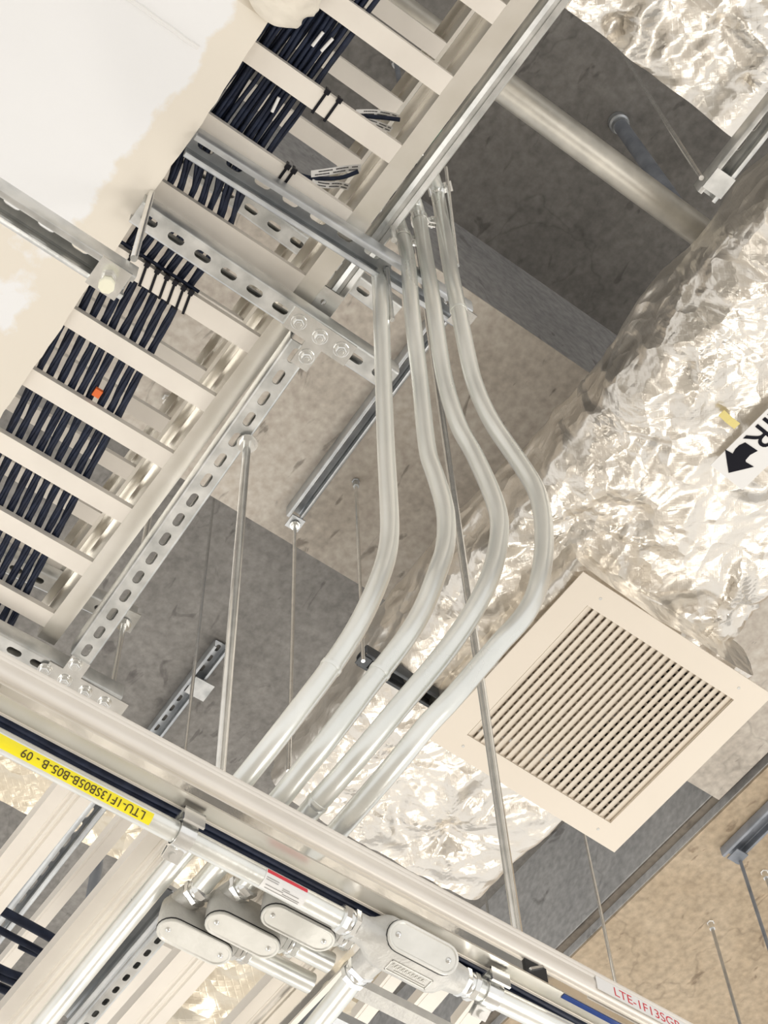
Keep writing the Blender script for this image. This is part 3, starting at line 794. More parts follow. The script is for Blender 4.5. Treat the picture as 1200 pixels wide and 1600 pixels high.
mb = MB().tube([V((e3 + 0.004, 0.268 + 0.012 * i, Z(2.472) + 0.0015 * (i % 2))) for i in range(13)], 0.0032, 8)
put('data_cable', mb, 'cable', label='short black cable tied along the rung that has seven zip ties', cat='cable', smooth=60)
put('cable_clip', MB().prism(at(143, 617, 2.468), V((1, 0, 0)), V((0, 1, 0)), UP, [(0, 0), (.014, 0), (.014, .013), (0, .013)], 0.008), 'orange', label='small orange clip among the black cables', cat='clip')

# white cable tags
def tag(pts, h0, h1, wd, label, lines=2):
    P = spline([at(x, y, h0 + (h1 - h0) * i / (len(pts) - 1)) for i, (x, y) in enumerate(pts)], 5)
    r = thing('cable_tag', P[0], label, 'label'); mb = MB(); S = []
    for i, p in enumerate(P):
        t = (P[min(i + 1, len(P) - 1)] - P[max(i - 1, 0)]).normalized(); s = t.cross(UP).normalized(); s = (s + UP * 0.15).normalized(); S.append(s)
        mb.v += [p - s * wd / 2, p + s * wd / 2, p + s * wd / 2 + UP * .0008, p - s * wd / 2 + UP * .0008]
    n = len(P)
    for i in range(n - 1):
        for j in range(4):
            k = (j + 1) % 4; mb.f.append([i * 4 + j, i * 4 + k, i * 4 + 4 + k, i * 4 + 4 + j])
    mb.f += [[0, 1, 2, 3], [n * 4 - 4, n * 4 - 3, n * 4 - 2, n * 4 - 1]]
    put('sleeve', mb, 'tagwhite', r)
    mb = MB()
    for L in range(lines):
        off = (L - (lines - 1) / 2) * wd * 0.42
        for i in range(1, n - 2):
            if (i * 7 + L * 3) % 5 == 0: continue
            for f0, f1 in ((0.05, 0.3), (0.38, 0.55), (0.62, 0.92)):
                a = P[i].lerp(P[i + 1], f0) + S[i] * off; b_ = P[i].lerp(P[i + 1], f1) + S[i] * off
                q = S[i] * wd * 0.085
                mb.add([p + DN * 0.0006 for p in (a - q, a + q, b_ + q, b_ - q)], [(0, 1, 2, 3)])
    put('printing', mb, 'ink', r)
tag([(486, 272), (515, 268), (540, 264), (564, 262)], 2.50, 2.53, 0.0105, 'upper white printed cable tag in the lower pair')
tag([(487, 285), (510, 289), (530, 289), (546, 293)], 2.50, 2.53, 0.0105, 'lower white printed cable tag in the lower pair')
tag([(556, 176), (585, 176), (605, 179), (622, 184)], 2.50, 2.53, 0.0095, 'upper white printed cable tag in the top pair')
tag([(566, 186), (585, 192), (600, 198), (612, 203)], 2.50, 2.53, 0.0095, 'lower white printed cable tag in the top pair')
for pts in (((430, 262), (455, 268), (486, 278), (530, 278), (560, 268)), ((505, 165), (530, 170), (560, 180), (600, 184), (625, 187))):
    mb = MB().tube(spline([at(x, y, 2.505) for x, y in pts], 5), 0.0035, 8)
    put('data_cable', mb, 'cable', label='thin black cable leading to the %s white tags' % ('lower' if pts[0][0] == 430 else 'top'), cat='cable', smooth=60)

# ------------------------------------------------------------------ conduits
CR = 0.0121
def hmap(y):                                   # height above the lens while dropping, then running level
    pts = [(280, 2.80), (330, 2.70), (365, 2.62), (430, 2.36), (500, 2.25), (600, 2.12), (700, 1.98), (800, 1.83), (900, 1.69), (1000, 1.58), (1100, 1.49), (1170, 1.44), (1250, 1.405), (1300, 1.398), (1700, 1.398)]
    for (a, ha), (b_, hb) in zip(pts, pts[1:]):
        if y <= b_: return ha + (hb - ha) * (y - a) / (b_ - a)
    return pts[-1][1]
def conduit(name, pts, label, joints=(), top=None, r=CR, group=None):
    P = [at(x, y, h if h else hmap(y)) for x, y, h in [(q + (None,))[:3] for q in pts]]
    P = smoothpath(spline(P, 6), 5)
    root = thing(name, P[-1], label, 'conduit')
    put('pipe', MB().tube(P, r, 24), 'emt', root, smooth=60)
    for j in joints:
        jp = V(at(j[0], j[1], hmap(j[1]))); i = min(range(1, len(P) - 1), key=lambda k: (P[k] - jp).length)
        t = (P[i + 1] - P[i - 1]).normalized()
        put('coupling', MB().lathe(P[i] - t * 0.004, t, [(0, r), (0.0006, r + .0009), (0.004, r + .0011), (0.0045, r + .0011), (0.008, r + .0003)], 24), 'emt', root, smooth=30)
    return root, P
def clamp(c, ax, u, r, parent, nm='pipe_clamp'):
    """two-piece strut clamp: half rings round the pipe with screw ears at side u"""
    ax = ax.normalized(); u = (u - ax * u.dot(ax)).normalized(); w_ = ax.cross(u)
    mb = MB(); n = 22; wd = 0.009
    ring = []
    for k in range(n):
        a = 2 * PI * k / n; d = u * math.cos(a) + w_ * math.sin(a)
        ring.append((c + d * (r + .0005), c + d * (r + 0.0028)))
    rs = []
    for k in range(n + 1):
        i, o_ = ring[k % n]; rs.append([i - ax * wd, o_ - ax * wd, o_ + ax * wd, i + ax * wd])
    mb.rings(rs, False)
    for s in (-1, 1):
        mb.box(c + u * (r + 0.001) + w_ * s * 0.0035, u, w_, ax, 0, 0.014, -0.0012, 0.0012, -wd, wd)
    put(nm, mb, 'zinc', parent, smooth=30)
    mb = MB().lathe(c + u * (r + 0.009) - w_ * 0.009, w_, [(0, 0.0042), (0.004, 0.0042), (0.0045, 0.0022), (0.0155, 0.0022), (0.016, 0.0042), (0.019, 0.0042)], 8)
    put('clamp_screw', mb, 'zinc', parent, smooth=30)

C1 = [(589, 395, 2.52), (592, 430, 2.46), (595, 470), (598, 560), (603, 700), (608, 790), (608, 850), (593, 905), (560, 977), (517, 1043), (470, 1105), (425, 1163), (345, 1262), (277, 1342), (180, 1460), (75, 1590), (20, 1660)]
C2 = [(600, 322, 2.72), (616, 332, 2.69), (628, 365), (638, 410), (642, 467), (649, 533), (657, 600), (667, 700), (677, 733), (688, 767), (697, 805), (696, 855), (681, 900), (662, 950), (632, 1000), (593, 1050), (550, 1106), (503, 1167), (474, 1202), (430, 1257), (380, 1312), (335, 1360), (305, 1396)]
C3 = [(628, 292, 2.72), (642, 302, 2.69), (654, 335), (664, 395), (676, 467), (685, 533), (696, 600), (717, 667), (736, 700), (752, 733), (767, 767), (779, 803), (780, 840), (767, 900), (733, 967), (685, 1033), (628, 1100), (572, 1167), (542, 1202), (495, 1255), (440, 1318), (405, 1355), (375, 1390)]
C4 = [(655, 252, 2.72), (670, 262, 2.69), (682, 295), (692, 350), (700, 400), (713, 467), (733, 567), (742, 600), (755, 633), (773, 667), (796, 700), (820, 735), (840, 770), (849, 812), (850, 858), (844, 903), (831, 943), (809, 975), (784, 1001), (762, 1027), (742, 1050), (700, 1099), (667, 1133), (613, 1200), (540, 1284), (500, 1330), (470, 1362), (455, 1380)]
r1_, P1 = conduit('steel_conduit', C1, 'leftmost of four bent steel conduits, its lower end crossing to the bottom left corner', [(517, 1043)])
r2_, P2 = conduit('steel_conduit', C2, 'second bent steel conduit from the left, ending at the leftmost oval box', [(597, 1047)])
r3_, P3 = conduit('steel_conduit', C3, 'third bent steel conduit from the left, with a raised collar near the rail', [(494, 1250)])
r4_, P4 = conduit('steel_conduit', C4, 'rightmost of the four bent steel conduits, passing beside the louvred grille', [(728, 486)])
tdir = (TB - TA).normalized()
for rr, P, (x, y) in ((r2_, P2, (630, 372)), (r3_, P3, (655, 345)), (r4_, P4, (684, 300))):
    c = at(x, y, hmap(y)); i = min(range(1, len(P) - 1), key=lambda k: (P[k] - c).length)
    clamp(P[i], P[i + 1] - P[i - 1], V((0.35, 0.8, 0.0)), CR, rr)
for rr, P in ((r2_, P2), (r3_, P3), (r4_, P4)):
    t = (P[0] - P[1]).normalized()
    put('connector', MB().lathe(P[0], t, [(-.012, CR + .001), (0, CR + .003), (0.003, CR + .003), (0.004, CR + .001), (0.02, CR + .0005), (0.021, CR - .003)], 16), 'zinc', rr, smooth=30)
# green earth wire and dark leads between tray and conduits
mb = MB().tube(smoothpath(spline([at(x, y, 2.58) for x, y in ((712, 160), (696, 188), (682, 215), (668, 238), (650, 268), (640, 283), (622, 318), (604, 340), (594, 358), (582, 372))], 5), 1), 0.0022, 8)
put('earth_wire', mb, 'green', label='green earth wire threading past the conduit ends beside the tray', cat='wire', smooth=60)
for i, pts in enumerate((((700, 190), (685, 222), (668, 250), (655, 272)), ((655, 258), (645, 285), (632, 312)), ((618, 300), (600, 345), (588, 385)))):
    mb = MB().tube(spline([at(x, y, 2.62) for x, y in pts], 5), 0.0065, 10)
    put('data_cable', mb, 'cable', label=('black cable beside the green wire, uppermost', 'black cable beside the green wire, middle one', 'black cable beside the green wire, nearest the leftmost conduit')[i], cat='cable', smooth=60)

# ------------------------------------------------------------------ threaded rods and other hangers
def rod(x, y, ht, hb, label, r=0.0048, nuts=(), m='zinc', top=None, plate=None, ref=None):
    P = at(x, y, ref or ht); root_needed = bool(nuts or top)
    a = V((P.x, P.y, Z(ht))); b_ = V((P.x, P.y, Z(hb)))
    mb = MB(); n = max(8, int((ht - hb) / 0.02))
    mb.tube([a.lerp(b_, k / n) for k in range(n + 1)], r, 10)
    if not root_needed:
        return put('hanger_rod', mb, m, label=label, cat='rod', smooth=60)
    root = thing('hanger_rod', b_, label, 'rod')
    put('rod', mb, m, root, smooth=60)
    for hn in nuts:
        q = V((P.x, P.y, Z(hn)))
        put('hex_nut', MB().lathe(q, UP, [(0, r * 2.6), (.0015, r * 2.6)], 16).lathe(q + UP * .0015, UP, [(0, r * 1.95), (.008, r * 1.95)], 6).lathe(q + DN * .009, UP, [(0, r * 1.95), (.009, r * 1.95)], 6), 'zinc', root)
    if top:
        q = V((P.x, P.y, Z(ht)))
        put('anchor', MB().lathe(q, DN, [(0, r * 2.4), (.004, r * 2.4), (.005, r * 1.9), (.03, r * 1.9)], 6), top, root)
    return root
rod(388, 673, 2.44, drop(388, 673, 2.44, 1222), 'thick bright rod hanging from the slotted strut down to the long rail', 0.0066, nuts=(2.392,))
rod(334, 780, 4.40, drop(334, 780, 4.40, 1205), 'thin rod hanging just left of the thick bright rod', 0.0046)
rod(461, 815, 3.86, drop(461, 815, 3.86, 1205), 'thin rod hanging from the end of the dark strut under the beam', 0.0052, nuts=(3.838,))
rod(556, 752, 3.898, drop(556, 752, 3.898, 1033), 'thin rod from the beige beam, passing behind the leftmost conduit', 0.0046, top='galv_dark')
rod(684, 606, 4.42, drop(684, 606, 3.0, 1478), 'long pale rod crossing the left corner of the louvred grille', 0.0066, ref=3.0)
rod(906, 1270, 4.42, drop(906, 1270, 3.7, 1545), 'thin rod hanging below the bottom corner of the louvred grille', 0.0046, ref=3.7)
rod(1110, 1441, 3.895, drop(1110, 1441, 3.895, 1660), 'thin rod with a bright anchor in the brown concrete beam', 0.0052, top='zinc', m='galv_dark')
rod(1194, 1362, 3.895, drop(1194, 1362, 3.895, 1460), 'rod at the right edge with a bright anchor', 0.0052, top='zinc', m='galv_dark')
rod(1157, 1346, 3.85, drop(1157, 1346, 3.85, 1520), 'thin dark rod hanging from the grey strut at the lower right', 0.0055, m='pipe_grey')
rod(1096, 278, 4.42, 2.985, 'thin rod between the top right foil duct and the strut end', 0.0052, ref=2.985)
rod(195, 966, 2.90, drop(195, 966, 2.9, 1085), 'short rod through the square washer right of the tray end', 0.006, nuts=(2.875,))
rod(262, 622, 3.895, drop(262, 622, 3.895, 668), 'short rod seen between the tray rungs beneath the beige beam', 0.006, top='zinc')
rod(619, 96, 4.41, drop(619, 96, 4.41, 145), 'short grey rod anchored in the slab, seen between upper rungs', 0.007, top='galv_dark', m='pipe_grey')
rod(606, 290, 2.70, drop(606, 290, 2.7, 375), 'pale rod standing beside the tray rail above the leftmost conduit', 0.005)
rod(611, 290, 2.95, drop(611, 290, 2.95, 370), 'slimmer pale rod close behind the tray rail', 0.0035)
put('slim_bar', MB().tube([at(697, 262, 2.80), at(706, 340, 2.66), at(715, 415, 2.50)], 0.0032, 8), 'zinc', label='slim bright tube along the right side of the rightmost conduit at its top', cat='rod', smooth=60)  # thin bright tube following the conduit's right edge
rod(605, 420, 2.45, drop(605, 420, 2.45, 500), 'slim pale rod right of the leftmost conduit top', 0.0035)
rod(237, 302, 2.43, drop(237, 302, 2.43, 404), 'white lit rod between the soffit corner and the left strut', 0.0052)
rod(236, 790, 2.90, drop(236, 790, 2.9, 870), 'pair rod behind the tray rail, beside the slotted strut', 0.0062)
rod(1178, 930, 4.40, drop(1178, 930, 4.4, 1020), 'dark thin rod at the right edge beyond the duct', 0.005, m='galv_dark')
rod(753, 1350, 4.41, drop(753, 1350, 4.41, 1450), 'faint thin rod behind the foil corner, above the rail', 0.005)

# pipes near the slab
mb = MB().tube([V((-0.572, y, Z(3.70))) for y in (-1.2, 0, 0.8, 1.3, 1.62)], 0.036, 28)
put('steel_pipe', mb, 'pipe_old', label='large dull steel pipe running under the dark slab', cat='pipe', smooth=60)
p0 = at(965, 190, 4.42); p1 = at(1078, 350, 3.75)
rp = thing('steel_pipe', p0, 'blue grey pipe dropping out of the dark slab behind the large pipe', 'pipe')
put('pipe', MB().tube([p0, p0.lerp(p1, .5), p1], 0.02, 20), 'pipe_grey', rp, smooth=60)
put('collar', MB().lathe(p0 + DN * .0, (p1 - p0), [(0, .028), (.02, .028), (.024, .023), (.04, .023)], 20), 'galv_dark', rp, smooth=40)

# wrapped bundle hanging over the tray at the top
def blob():
    c = at(447, -18, 2.425); mb = MB(); n = 40; rs = []
    for i in range(n):
        t = i / (n - 1); xx = c.x + 0.045 - 0.10 * t
        prof = math.sin(PI * min(1, max(0.02, t))) ** 0.5
        rr = []
        for k in range(28):
            a = 2 * PI * k / 28; q = V((xx, c.y + 0.05 * math.cos(a) * prof, c.z - 0.0 + 0.02 * math.sin(a) * prof))
            d = 0.008 * (1 - 2.5 * abs(noise.noise(q * 28))) + 0.004 * (1 - 2 * abs(noise.noise(q * 70)))
            rr.append(q + V((0, math.cos(a), math.sin(a))) * d * prof)
        rs.append(rr)
    mb.rings(rs, True)
    put('crumpled_wrap', mb, 'cloth', label='crumpled beige wrap bulging over the cables at the top edge', cat='wrap', smooth=50)
blob()

# ------------------------------------------------------------------ long aluminium tray rail (near)
RLX = -0.934
def near_tray():
    ya, yb = -0.35, 1.75
    root = thing('cable_tray', (RLX, 0.6, Z(1.30)), 'long aluminium cable tray rail with a red printed label, crossing the lower part', 'cable tray')
    P0, P1 = V((RLX, ya, Z(1.30))), V((RLX, yb, Z(1.30)))
    def ext(sec, m, nm, **k):
        mb = MB().rings([[V((RLX + a, y, Z(h))) for a, h in sec] for y in (ya, yb)])
        return put(nm, mb, m, root, **k)
    # lower flange, its bright lip, mirror web, upper band
    ext([(0, 1.300), (-0.0180, 1.300), (-0.0180, 1.3025), (0, 1.3025)], 'alu_brushed', 'lower_flange_or_shade')
    ext([(-0.0180, 1.2992), (-0.0205, 1.2992), (-0.0205, 1.306), (-0.0180, 1.306)], 'alu', 'flange_lip')
    ext([(-0.003, 1.3025), (-0.003, 1.326), (-0.006, 1.326), (-0.006, 1.3025)], 'alu_bright', 'web')
    sec = [(-0.006, 1.326), (-0.001, 1.3255), (0.0025, 1.3275), (0.0045, 1.332), (0.005, 1.338), (0.004, 1.3455), (0.0055, 1.3475), (0.0055, 1.3495), (0.0035, 1.3505), (0.0055, 1.353), (0.0055, 1.356), (0.003, 1.358), (-0.006, 1.358)]
    ext(sec, 'alu', 'upper_band', smooth=40)
    return root
NT = near_tray()
# label on the band + blue strip
def band_label():
    r = thing('rail_label', V((RLX + 0.006, 1.10, Z(1.34))), 'white printed rail label with red lettering at the bottom edge', 'label')
    y0 = at(935, 1550, 1.34); 
    d = [at(x, y, 1.0) - V((0, 0, EYE)) for x, y in ((936, 1553), (962, 1566), (888, 1549), (985, 1600))]
    hit = [q * (RLX + 0.006) / q.x for q in d]
    ys = hit[0].y; yt = hit[1].y
    put('paper', MB().abox(RLX + 0.0053, RLX + 0.0062, ys, ys + 0.32, Z(1.3285), Z(1.3478)), 'tagwhite', r)
    O = V((RLX + 0.0064, yt, Z(1.3318)))
    put('lettering', text_on_plane('LTE-1F13SGB', 0.0185, O, V((0, 1, 0)), UP, 0.0, 0.95), 'inkred', r)
    yb0, yb1 = hit[2].y, 1.6
    put('tape_strip', MB().box(V((RLX - 0.0005, yb0, Z(1.2994))), V((0, 1, 0)), V((1, 0, 0)), UP, 0, 0.4, -0.006, 0.0, -0.0006, 0.0), 'blue',
        label='thin blue tape strip under the red lettered rail label', cat='tape')
band_label()
# small bracket seen through the web on the right
br = thing('rail_bracket', at(815, 1500, 1.36), 'small steel bracket with a bolt hanging behind the rail at the right', 'bracket')
q = V((RLX - 0.002, 0, 0))
d = at(835, 1505, 1.0) - V((0, 0, EYE)); yq = d.y * (RLX / d.x)
put('plate', MB().abox(RLX - 0.0029, RLX - 0.0005, yq - 0.013, yq + 0.017, Z(1.304), Z(1.324)), 'gasket', br)
put('arm', MB().box(V((RLX - .0005, yq, Z(1.314))), V((0, .8, .6)), V((0, -.6, .8)), V((1, 0, 0)), -.012, .012, -.0015, .0015, 0, .004), 'zinc', br)

# dark cables lashed below the tray behind the rail
for i in range(6):
    pts = []
    for k in range(60):
        y = -0.3 + 2.0 * k / 59
        pts.append(V((-0.968 - 0.0095 * (i % 3) * 1.15 + 0.0035 * noise.noise(V((y * 4, i * 7.3, 0))), y, Z(1.318) + 0.010 * (i // 3) + 0.002 * noise.noise(V((y * 5, i * 3.3, 4))))))
    put('data_cable', MB().tube(pts, 0.0062, 9), 'cable', label='black cable strapped along the back of the long aluminium rail', cat='cable', group='cables behind the long rail', smooth=60)

# rungs of the near tray, seen below the yellow labelled conduit
def near_rungs():
    root = thing('cable_tray', (-1.3, 0.6, Z(1.43)), 'broad grooved aluminium rungs of the tray at the bottom left', 'cable tray')
    h = 1.432
    def bar(y0, y1, x0=-1.62, x1=-1.0, hh=h):
        w = y1 - y0; mb = MB()
        sec = [(y0, hh), (y0 + w * .36, hh), (y0 + w * .40, hh + .0022), (y0 + w * .46, hh + .0022), (y0 + w * .50, hh), (y0 + w * .56, hh), (y0 + w * .60, hh + .0022), (y0 + w * .64, hh + .0022), (y0 + w * .68, hh), (y1, hh), (y1, hh + .02), (y0, hh + .02)]
        mb.rings([[V((x, a, Z(b_))) for a, b_ in sec] for x in (x0, x1)])
        return put('rung', mb, 'alu', root)
    for (a, b_) in ((0.308, 0.352), (0.424, 0.466), (0.540, 0.586), (0.664, 0.712), (0.776, 0.818)): bar(a, b_)
    put('side_bar', MB().abox(-1.002, -0.992, 0.0, 0.83, Z(1.432), Z(1.446)), 'alu', root)
    put('side_rail', MB().abox(-1.63, -1.62, 0.0, 0.83, Z(1.432), Z(1.50)), 'alu', root)
near_rungs()
# narrower rungs / struts one level up at the lower left
def abar(px0, px1, h, w, label, m='alu', hh=0.02, name='tray_rung', cat='rung'):
    P0, P1 = at(*px0, h), at(*px1, h); X, Y, Zd = basis(P0, P1); L = (P1 - P0).length
    return put(name, MB().box(P0, X, Y, Zd, 0, L, -w / 2, w / 2, 0, hh).box(P0, X, Y, Zd, 0, L, -w * .3, w * .3, -0.0006, 0), m, label=label, cat=cat)
abar((214, 1262), (-30, 1555), 1.75, 0.019, 'narrow pale rung between the first two broad rungs at bottom left')
abar((262, 1480), (120, 1640), 1.75, 0.035, 'pale rung behind the slotted struts at bottom left')
strut('strut_channel', at(160, 1252, 1.95), at(-15, 1475, 1.95), 'open', 'dark open strut between the broad rungs at the left edge', m='galv_dark', w=0.030, hh=0.03, pitch=0.035)
strut('strut_channel', at(252, 1410, 1.55), at(85, 1607, 1.55), 'open', 'dark slotted strut beside the pipe at the bottom left', m='galv_dark', w=0.036, hh=0.03, pitch=0.03, slot=(0.02, 0.008))
strut('strut_channel', at(272, 1440, 1.62), at(110, 1630, 1.62), 'slots', 'grey slotted strut next to the dark slotted strut at bottom left', m='galv', w=0.022, hh=0.024, pitch=0.026, slot=(0.014, 0.007))
strut('strut_channel', at(300, 1455, 1.80), at(150, 1628, 1.80), 'slots', 'pale slotted strut with black slots behind the oval boxes', m='alu', w=0.02, hh=0.02, pitch=0.03, slot=(0.018, 0.008))
for i, (pts, r_) in enumerate(((((-10, 1415), (20, 1432), (48, 1447), (80, 1465), (120, 1490)), 0.0065), (((-10, 1448), (20, 1464), (55, 1482), (80, 1497)), 0.005), (((30, 1478), (55, 1490), (80, 1500)), 0.004),
                                (((-10, 1520), (20, 1532), (45, 1545)), 0.0065), (((-10, 1538), (15, 1550), (40, 1566)), 0.0065), (((-10, 1508), (15, 1520), (45, 1530)), 0.0055))):
    mb = MB().tube(spline([at(x, y, 1.60) for x, y in pts], 6), r_, 10)
    put('data_cable', mb, 'cable', label='black cable crossing behind the rungs at the bottom left edge', cat='cable', group='cables at the bottom left edge', smooth=60)
mb = MB().tube([at(153, 1345, 2.4), V((at(153, 1345, 2.4).x, at(153, 1345, 2.4).y, Z(2.15)))], 0.011, 14)
put('steel_pipe', mb, 'pipe_grey', label='short grey pipe glimpsed between the rungs at bottom left', cat='pipe', smooth=60)
# gold tinted foil deep behind the boxes
foil_duct('insulated_pipe', -2.05, -1.55, 0.92, 1.20, 1.90, 2.05, 0.008, 0.016, [], 'foil_warm', 'gold tinted foil wrap between the broad rungs below the oval boxes', 'pipe', rc=0.045)

# ------------------------------------------------------------------ conduit with the yellow label
lp = [at(x, y, 1.278) for x, y in ((-60, 1126), (60, 1191), (180, 1255), (333, 1333), (430, 1384), (500, 1419), (532, 1435))]
A0 = lp[0]; A1 = lp[-1]
LA_ = [A0.lerp(A1, k / 14) for k in range(15)]
lc = thing('steel_conduit', A0, 'steel conduit with the yellow label, running below the aluminium rail', 'conduit')
LR = 0.0112
put('pipe', MB().tube(LA_, LR, 28), 'emt', lc, smooth=60)
B0, B1 = at(716, 1530, 1.278), at(960, 1650, 1.278)
lc2 = thing('steel_conduit', B0, 'steel conduit leaving the tee shaped box towards the bottom edge', 'conduit')
put('pipe', MB().tube([B0.lerp(B1, k / 8) for k in range(9)], CR, 28), 'emt', lc2, smooth=60)
LX = (A1 - A0).normalized()
def wrap(P0, X, r, th0, th1, L, m, parent, nm, n=12, lab=None, e=0.0006):
    cd = (V((0, 0, EYE)) - (P0 + X * L / 2)); cd = (cd - X * cd.dot(X)).normalized(); sd_ = X.cross(cd)
    rs = []
    for k in range(n + 1):
        a = th0 + (th1 - th0) * k / n; d_ = cd * math.cos(a) + sd_ * math.sin(a)
        rs.append([P0 + d_ * (r + 0.0001), P0 + d_ * (r + e), P0 + X * L + d_ * (r + e), P0 + X * L + d_ * (r + 0.0001)])
    return put(nm, MB().rings(rs, True), m, parent, lab, smooth=60), cd, sd_
def cyl_text(body, size, P, X, cd, sd_, r, th, m, parent, sx=1.0, nm='lettering', lift=0.0011):
    """lettering reads along X, its upright direction runs with increasing angle"""
    vs, fs = text_mesh(body, size)
    mb = MB()
    pts = []
    for x, y in vs:
        a = th + y / r; pts.append(P + X * x * sx + (cd * math.cos(a) + sd_ * math.sin(a)) * (r + lift))
    mb.add(pts, fs); return put(nm, mb, m, parent)
def along(px, py):           # point of the conduit axis nearest to a pixel
    q = at(px, py, 1.278); return A0 + LX * (q - A0).dot(LX)
s0 = along(-40, 1145); s1 = along(229, 1283)
tagr = thing('pipe_label', s1, 'bright yellow label printed upside down on the conduit', 'label')
_, cd, sd_ = wrap(s0, LX, LR, -0.10, 0.95, (s1 - s0).length, 'yellow', tagr, 'tape')
# find which way increasing angle runs in the picture: +sd_ ; letters stand upside down (top towards the lower left)
def ang_sign():
    return 1 if (sd_.dot(RY) > 0) else -1
SG = ang_sign()
bpy.data.objects.remove([o for o in tagr.children][0])
th_a, th_b = (-0.55, 0.55)
_, cd, sd_ = wrap(s0, LX, LR, th_a, th_b, (s1 - s0).length, 'yellow', tagr, 'tape')
st = s1 - LX * 0.008
cyl_text('LTU-1F13SB05B-B05-B - 09', 0.0112, st, -LX, cd, sd_ * SG, LR, -0.34, 'inkbrown', tagr, sx=1.08)
m0, m1 = along(405, 1372), along(470, 1405)
tr = thing('pipe_label', m0, 'small white sticker with a red stripe on the conduit above the oval boxes', 'label')
_, cd2, sd2 = wrap(m0, LX, LR, -1.1, 0.9, (m1 - m0).length, 'tagwhite', tr, 'paper')
wrap(m0 + LX * .001, LX, LR + .0004, -1.02 * SG - .0, -0.66 * SG, (m1 - m0).length * .96, 'inkred', tr, 'red_stripe')
for th, a, b_ in ((-.30, .04, .33), (-.12, .04, .33), (.0, .45, .62), (.15, .45, .85), (.32, .08, .5), (.45, .5, .9), (.62, .1, .9)):
    wrap(m0 + LX * (m1 - m0).length * a, LX, LR + .0004, th * SG, (th + .05) * SG, (m1 - m0).length * (b_ - a), 'inkgrey', tr, 'printed_line', 2)

# clamps holding that conduit to the tray
def pipe_hanger(P, X, label):
    r = thing('pipe_clamp', P, label, 'clamp')
    clamp(P, X, V((-1, 0, -0.55)), CR, r, 'clamp_ring')
    mb = MB().box(P, X, V((1, 0, 0)), UP, -0.012, 0.012, -0.004, 0.022, CR + 0.002, CR + 0.005)
    mb.box(P, X, V((1, 0, 0)), UP, -0.012, 0.012, 0.019, 0.022, -0.002, CR + 0.005)
    put('bracket', mb, 'zinc', r)
pipe_hanger(along(283, 1309), LX, 'strut clamp gripping the yellow labelled conduit near the label\'s end')
LX2 = (B1 - B0).normalized()
qq = at(762, 1556, 1.278); pipe_hanger(B0 + LX2 * (qq - B0).dot(LX2), LX2, 'strut clamp on the conduit right of the tee shaped box')

# ------------------------------------------------------------------ conduit bodies
def obround(L, w, n=10):
    r = w / 2; c = L / 2 - r
    return [(c + r * math.cos(-PI / 2 + PI * k / n), r * math.sin(-PI / 2 + PI * k / n)) for k in range(n + 1)] + \
           [(-c + r * math.cos(PI / 2 + PI * k / n), r * math.sin(PI / 2 + PI * k / n)) for k in range(n + 1)]
def cover(O, X, Y, Nn, L, w, root, lid='cast_lid'):
    """obround cover standing proud along Nn with gasket, rim and two screws"""
    def ring(Lx, wx, d): return [O + X * x + Y * y + Nn * d for x, y in obround(Lx, wx)]
    put('gasket', MB().rings([ring(L + .001, w + .001, 0), ring(L + .001, w + .001, 0.0016)]), 'gasket', root)
    mb = MB().rings([ring(L, w, .0016), ring(L, w, .0042), ring(L - .002, w - .002, .0052), ring(L - .0055, w - .0055, .0052), ring(L - .008, w - .008, .0040), ring(L - .02, w - .02, .0040)])
    put('cover_plate', mb, lid, root, smooth=40)
    for s in (-1, 1):
        c = O + X * s * (L / 2 - w * .36) + Nn * .0040
        put('cover_screw', MB().lathe(c, Nn, [(0, .0031), (.001, .0031), (.0022, .0018), (.0024, .0006)], 12), 'zinc', root, smooth=40)
def nut(O, ax, r, root, nm='compression_nut'):
    mb = MB().lathe(O, ax, [(0, r + .001), (.002, r + .0042), (.0075, r + .0042), (.0085, r + .0022)], 6)
    mb.lathe(O + ax * .0085, ax, [(0, r + .0018), (.003, r + .0024), (.005, r + .0018)], 20)
    mb.lathe(O + ax * .0135, ax, [(0, r + .0036), (.006, r + .0036), (.008, r + .0012)], 8, 0.2)
    put(nm, mb, 'zinc', root, smooth=30)
def lbox(px, py, feed, label, Hb=1.362, exit_len=None):
    X = V((0, 1, 0)); Y = V((1, 0, 0)); C = at(px, py, Hb); L = 0.092; w = 0.034
    C = C + UP * 0
    root = thing('conduit_body', C, label, 'conduit body')
    def ring(Lx, wx, d, ox=0): return [C + X * (x + ox) + Y * y + UP * d for x, y in obround(Lx, wx)]
    mb = MB().rings([ring(L, w, 0), ring(L, w, .006), ring(L - .002, w - .001, .022), ring(L - .006, w - .004, .038), ring(L - .018, w - .014, .045)])
    # neck towards the incoming conduit
    q = feed; base = C + X * (-L / 2 + w / 2 + .002) + UP * (q.z - C.z)
    ax = (q - base); ln = ax.length; ax.normalize()
    mb.lathe(base, ax, [(0, .0145), (max(.006, ln - .012), .0150), (ln - .004, .0152)], 20)
    # exit hub at the far end
    eb = C + X * (L / 2 - .012) + UP * .022
    mb.lathe(eb, X, [(0, .015), (.014, .0148), (.017, .0148)], 20)
    put('body', mb, 'cast', root, smooth=40)
    nut(q - ax * .006, ax, CR, root)
    nut(eb + X * .016, X, CR, root)
    cover(C, X, Y, DN, L, w, root)
    return root, eb + X * .03
EX = []
for (px, py, P, lb) in ((304, 1469, P2, 'leftmost of three grey oval covered conduit boxes below the rail'), (379, 1458, P3, 'middle one of three grey oval covered conduit boxes'), (466, 1447, P4, 'right one of three grey oval boxes, partly behind the white sticker')):
    f = P[-1]
    rt, ex = lbox(px, py, f, lb); EX.append(ex)
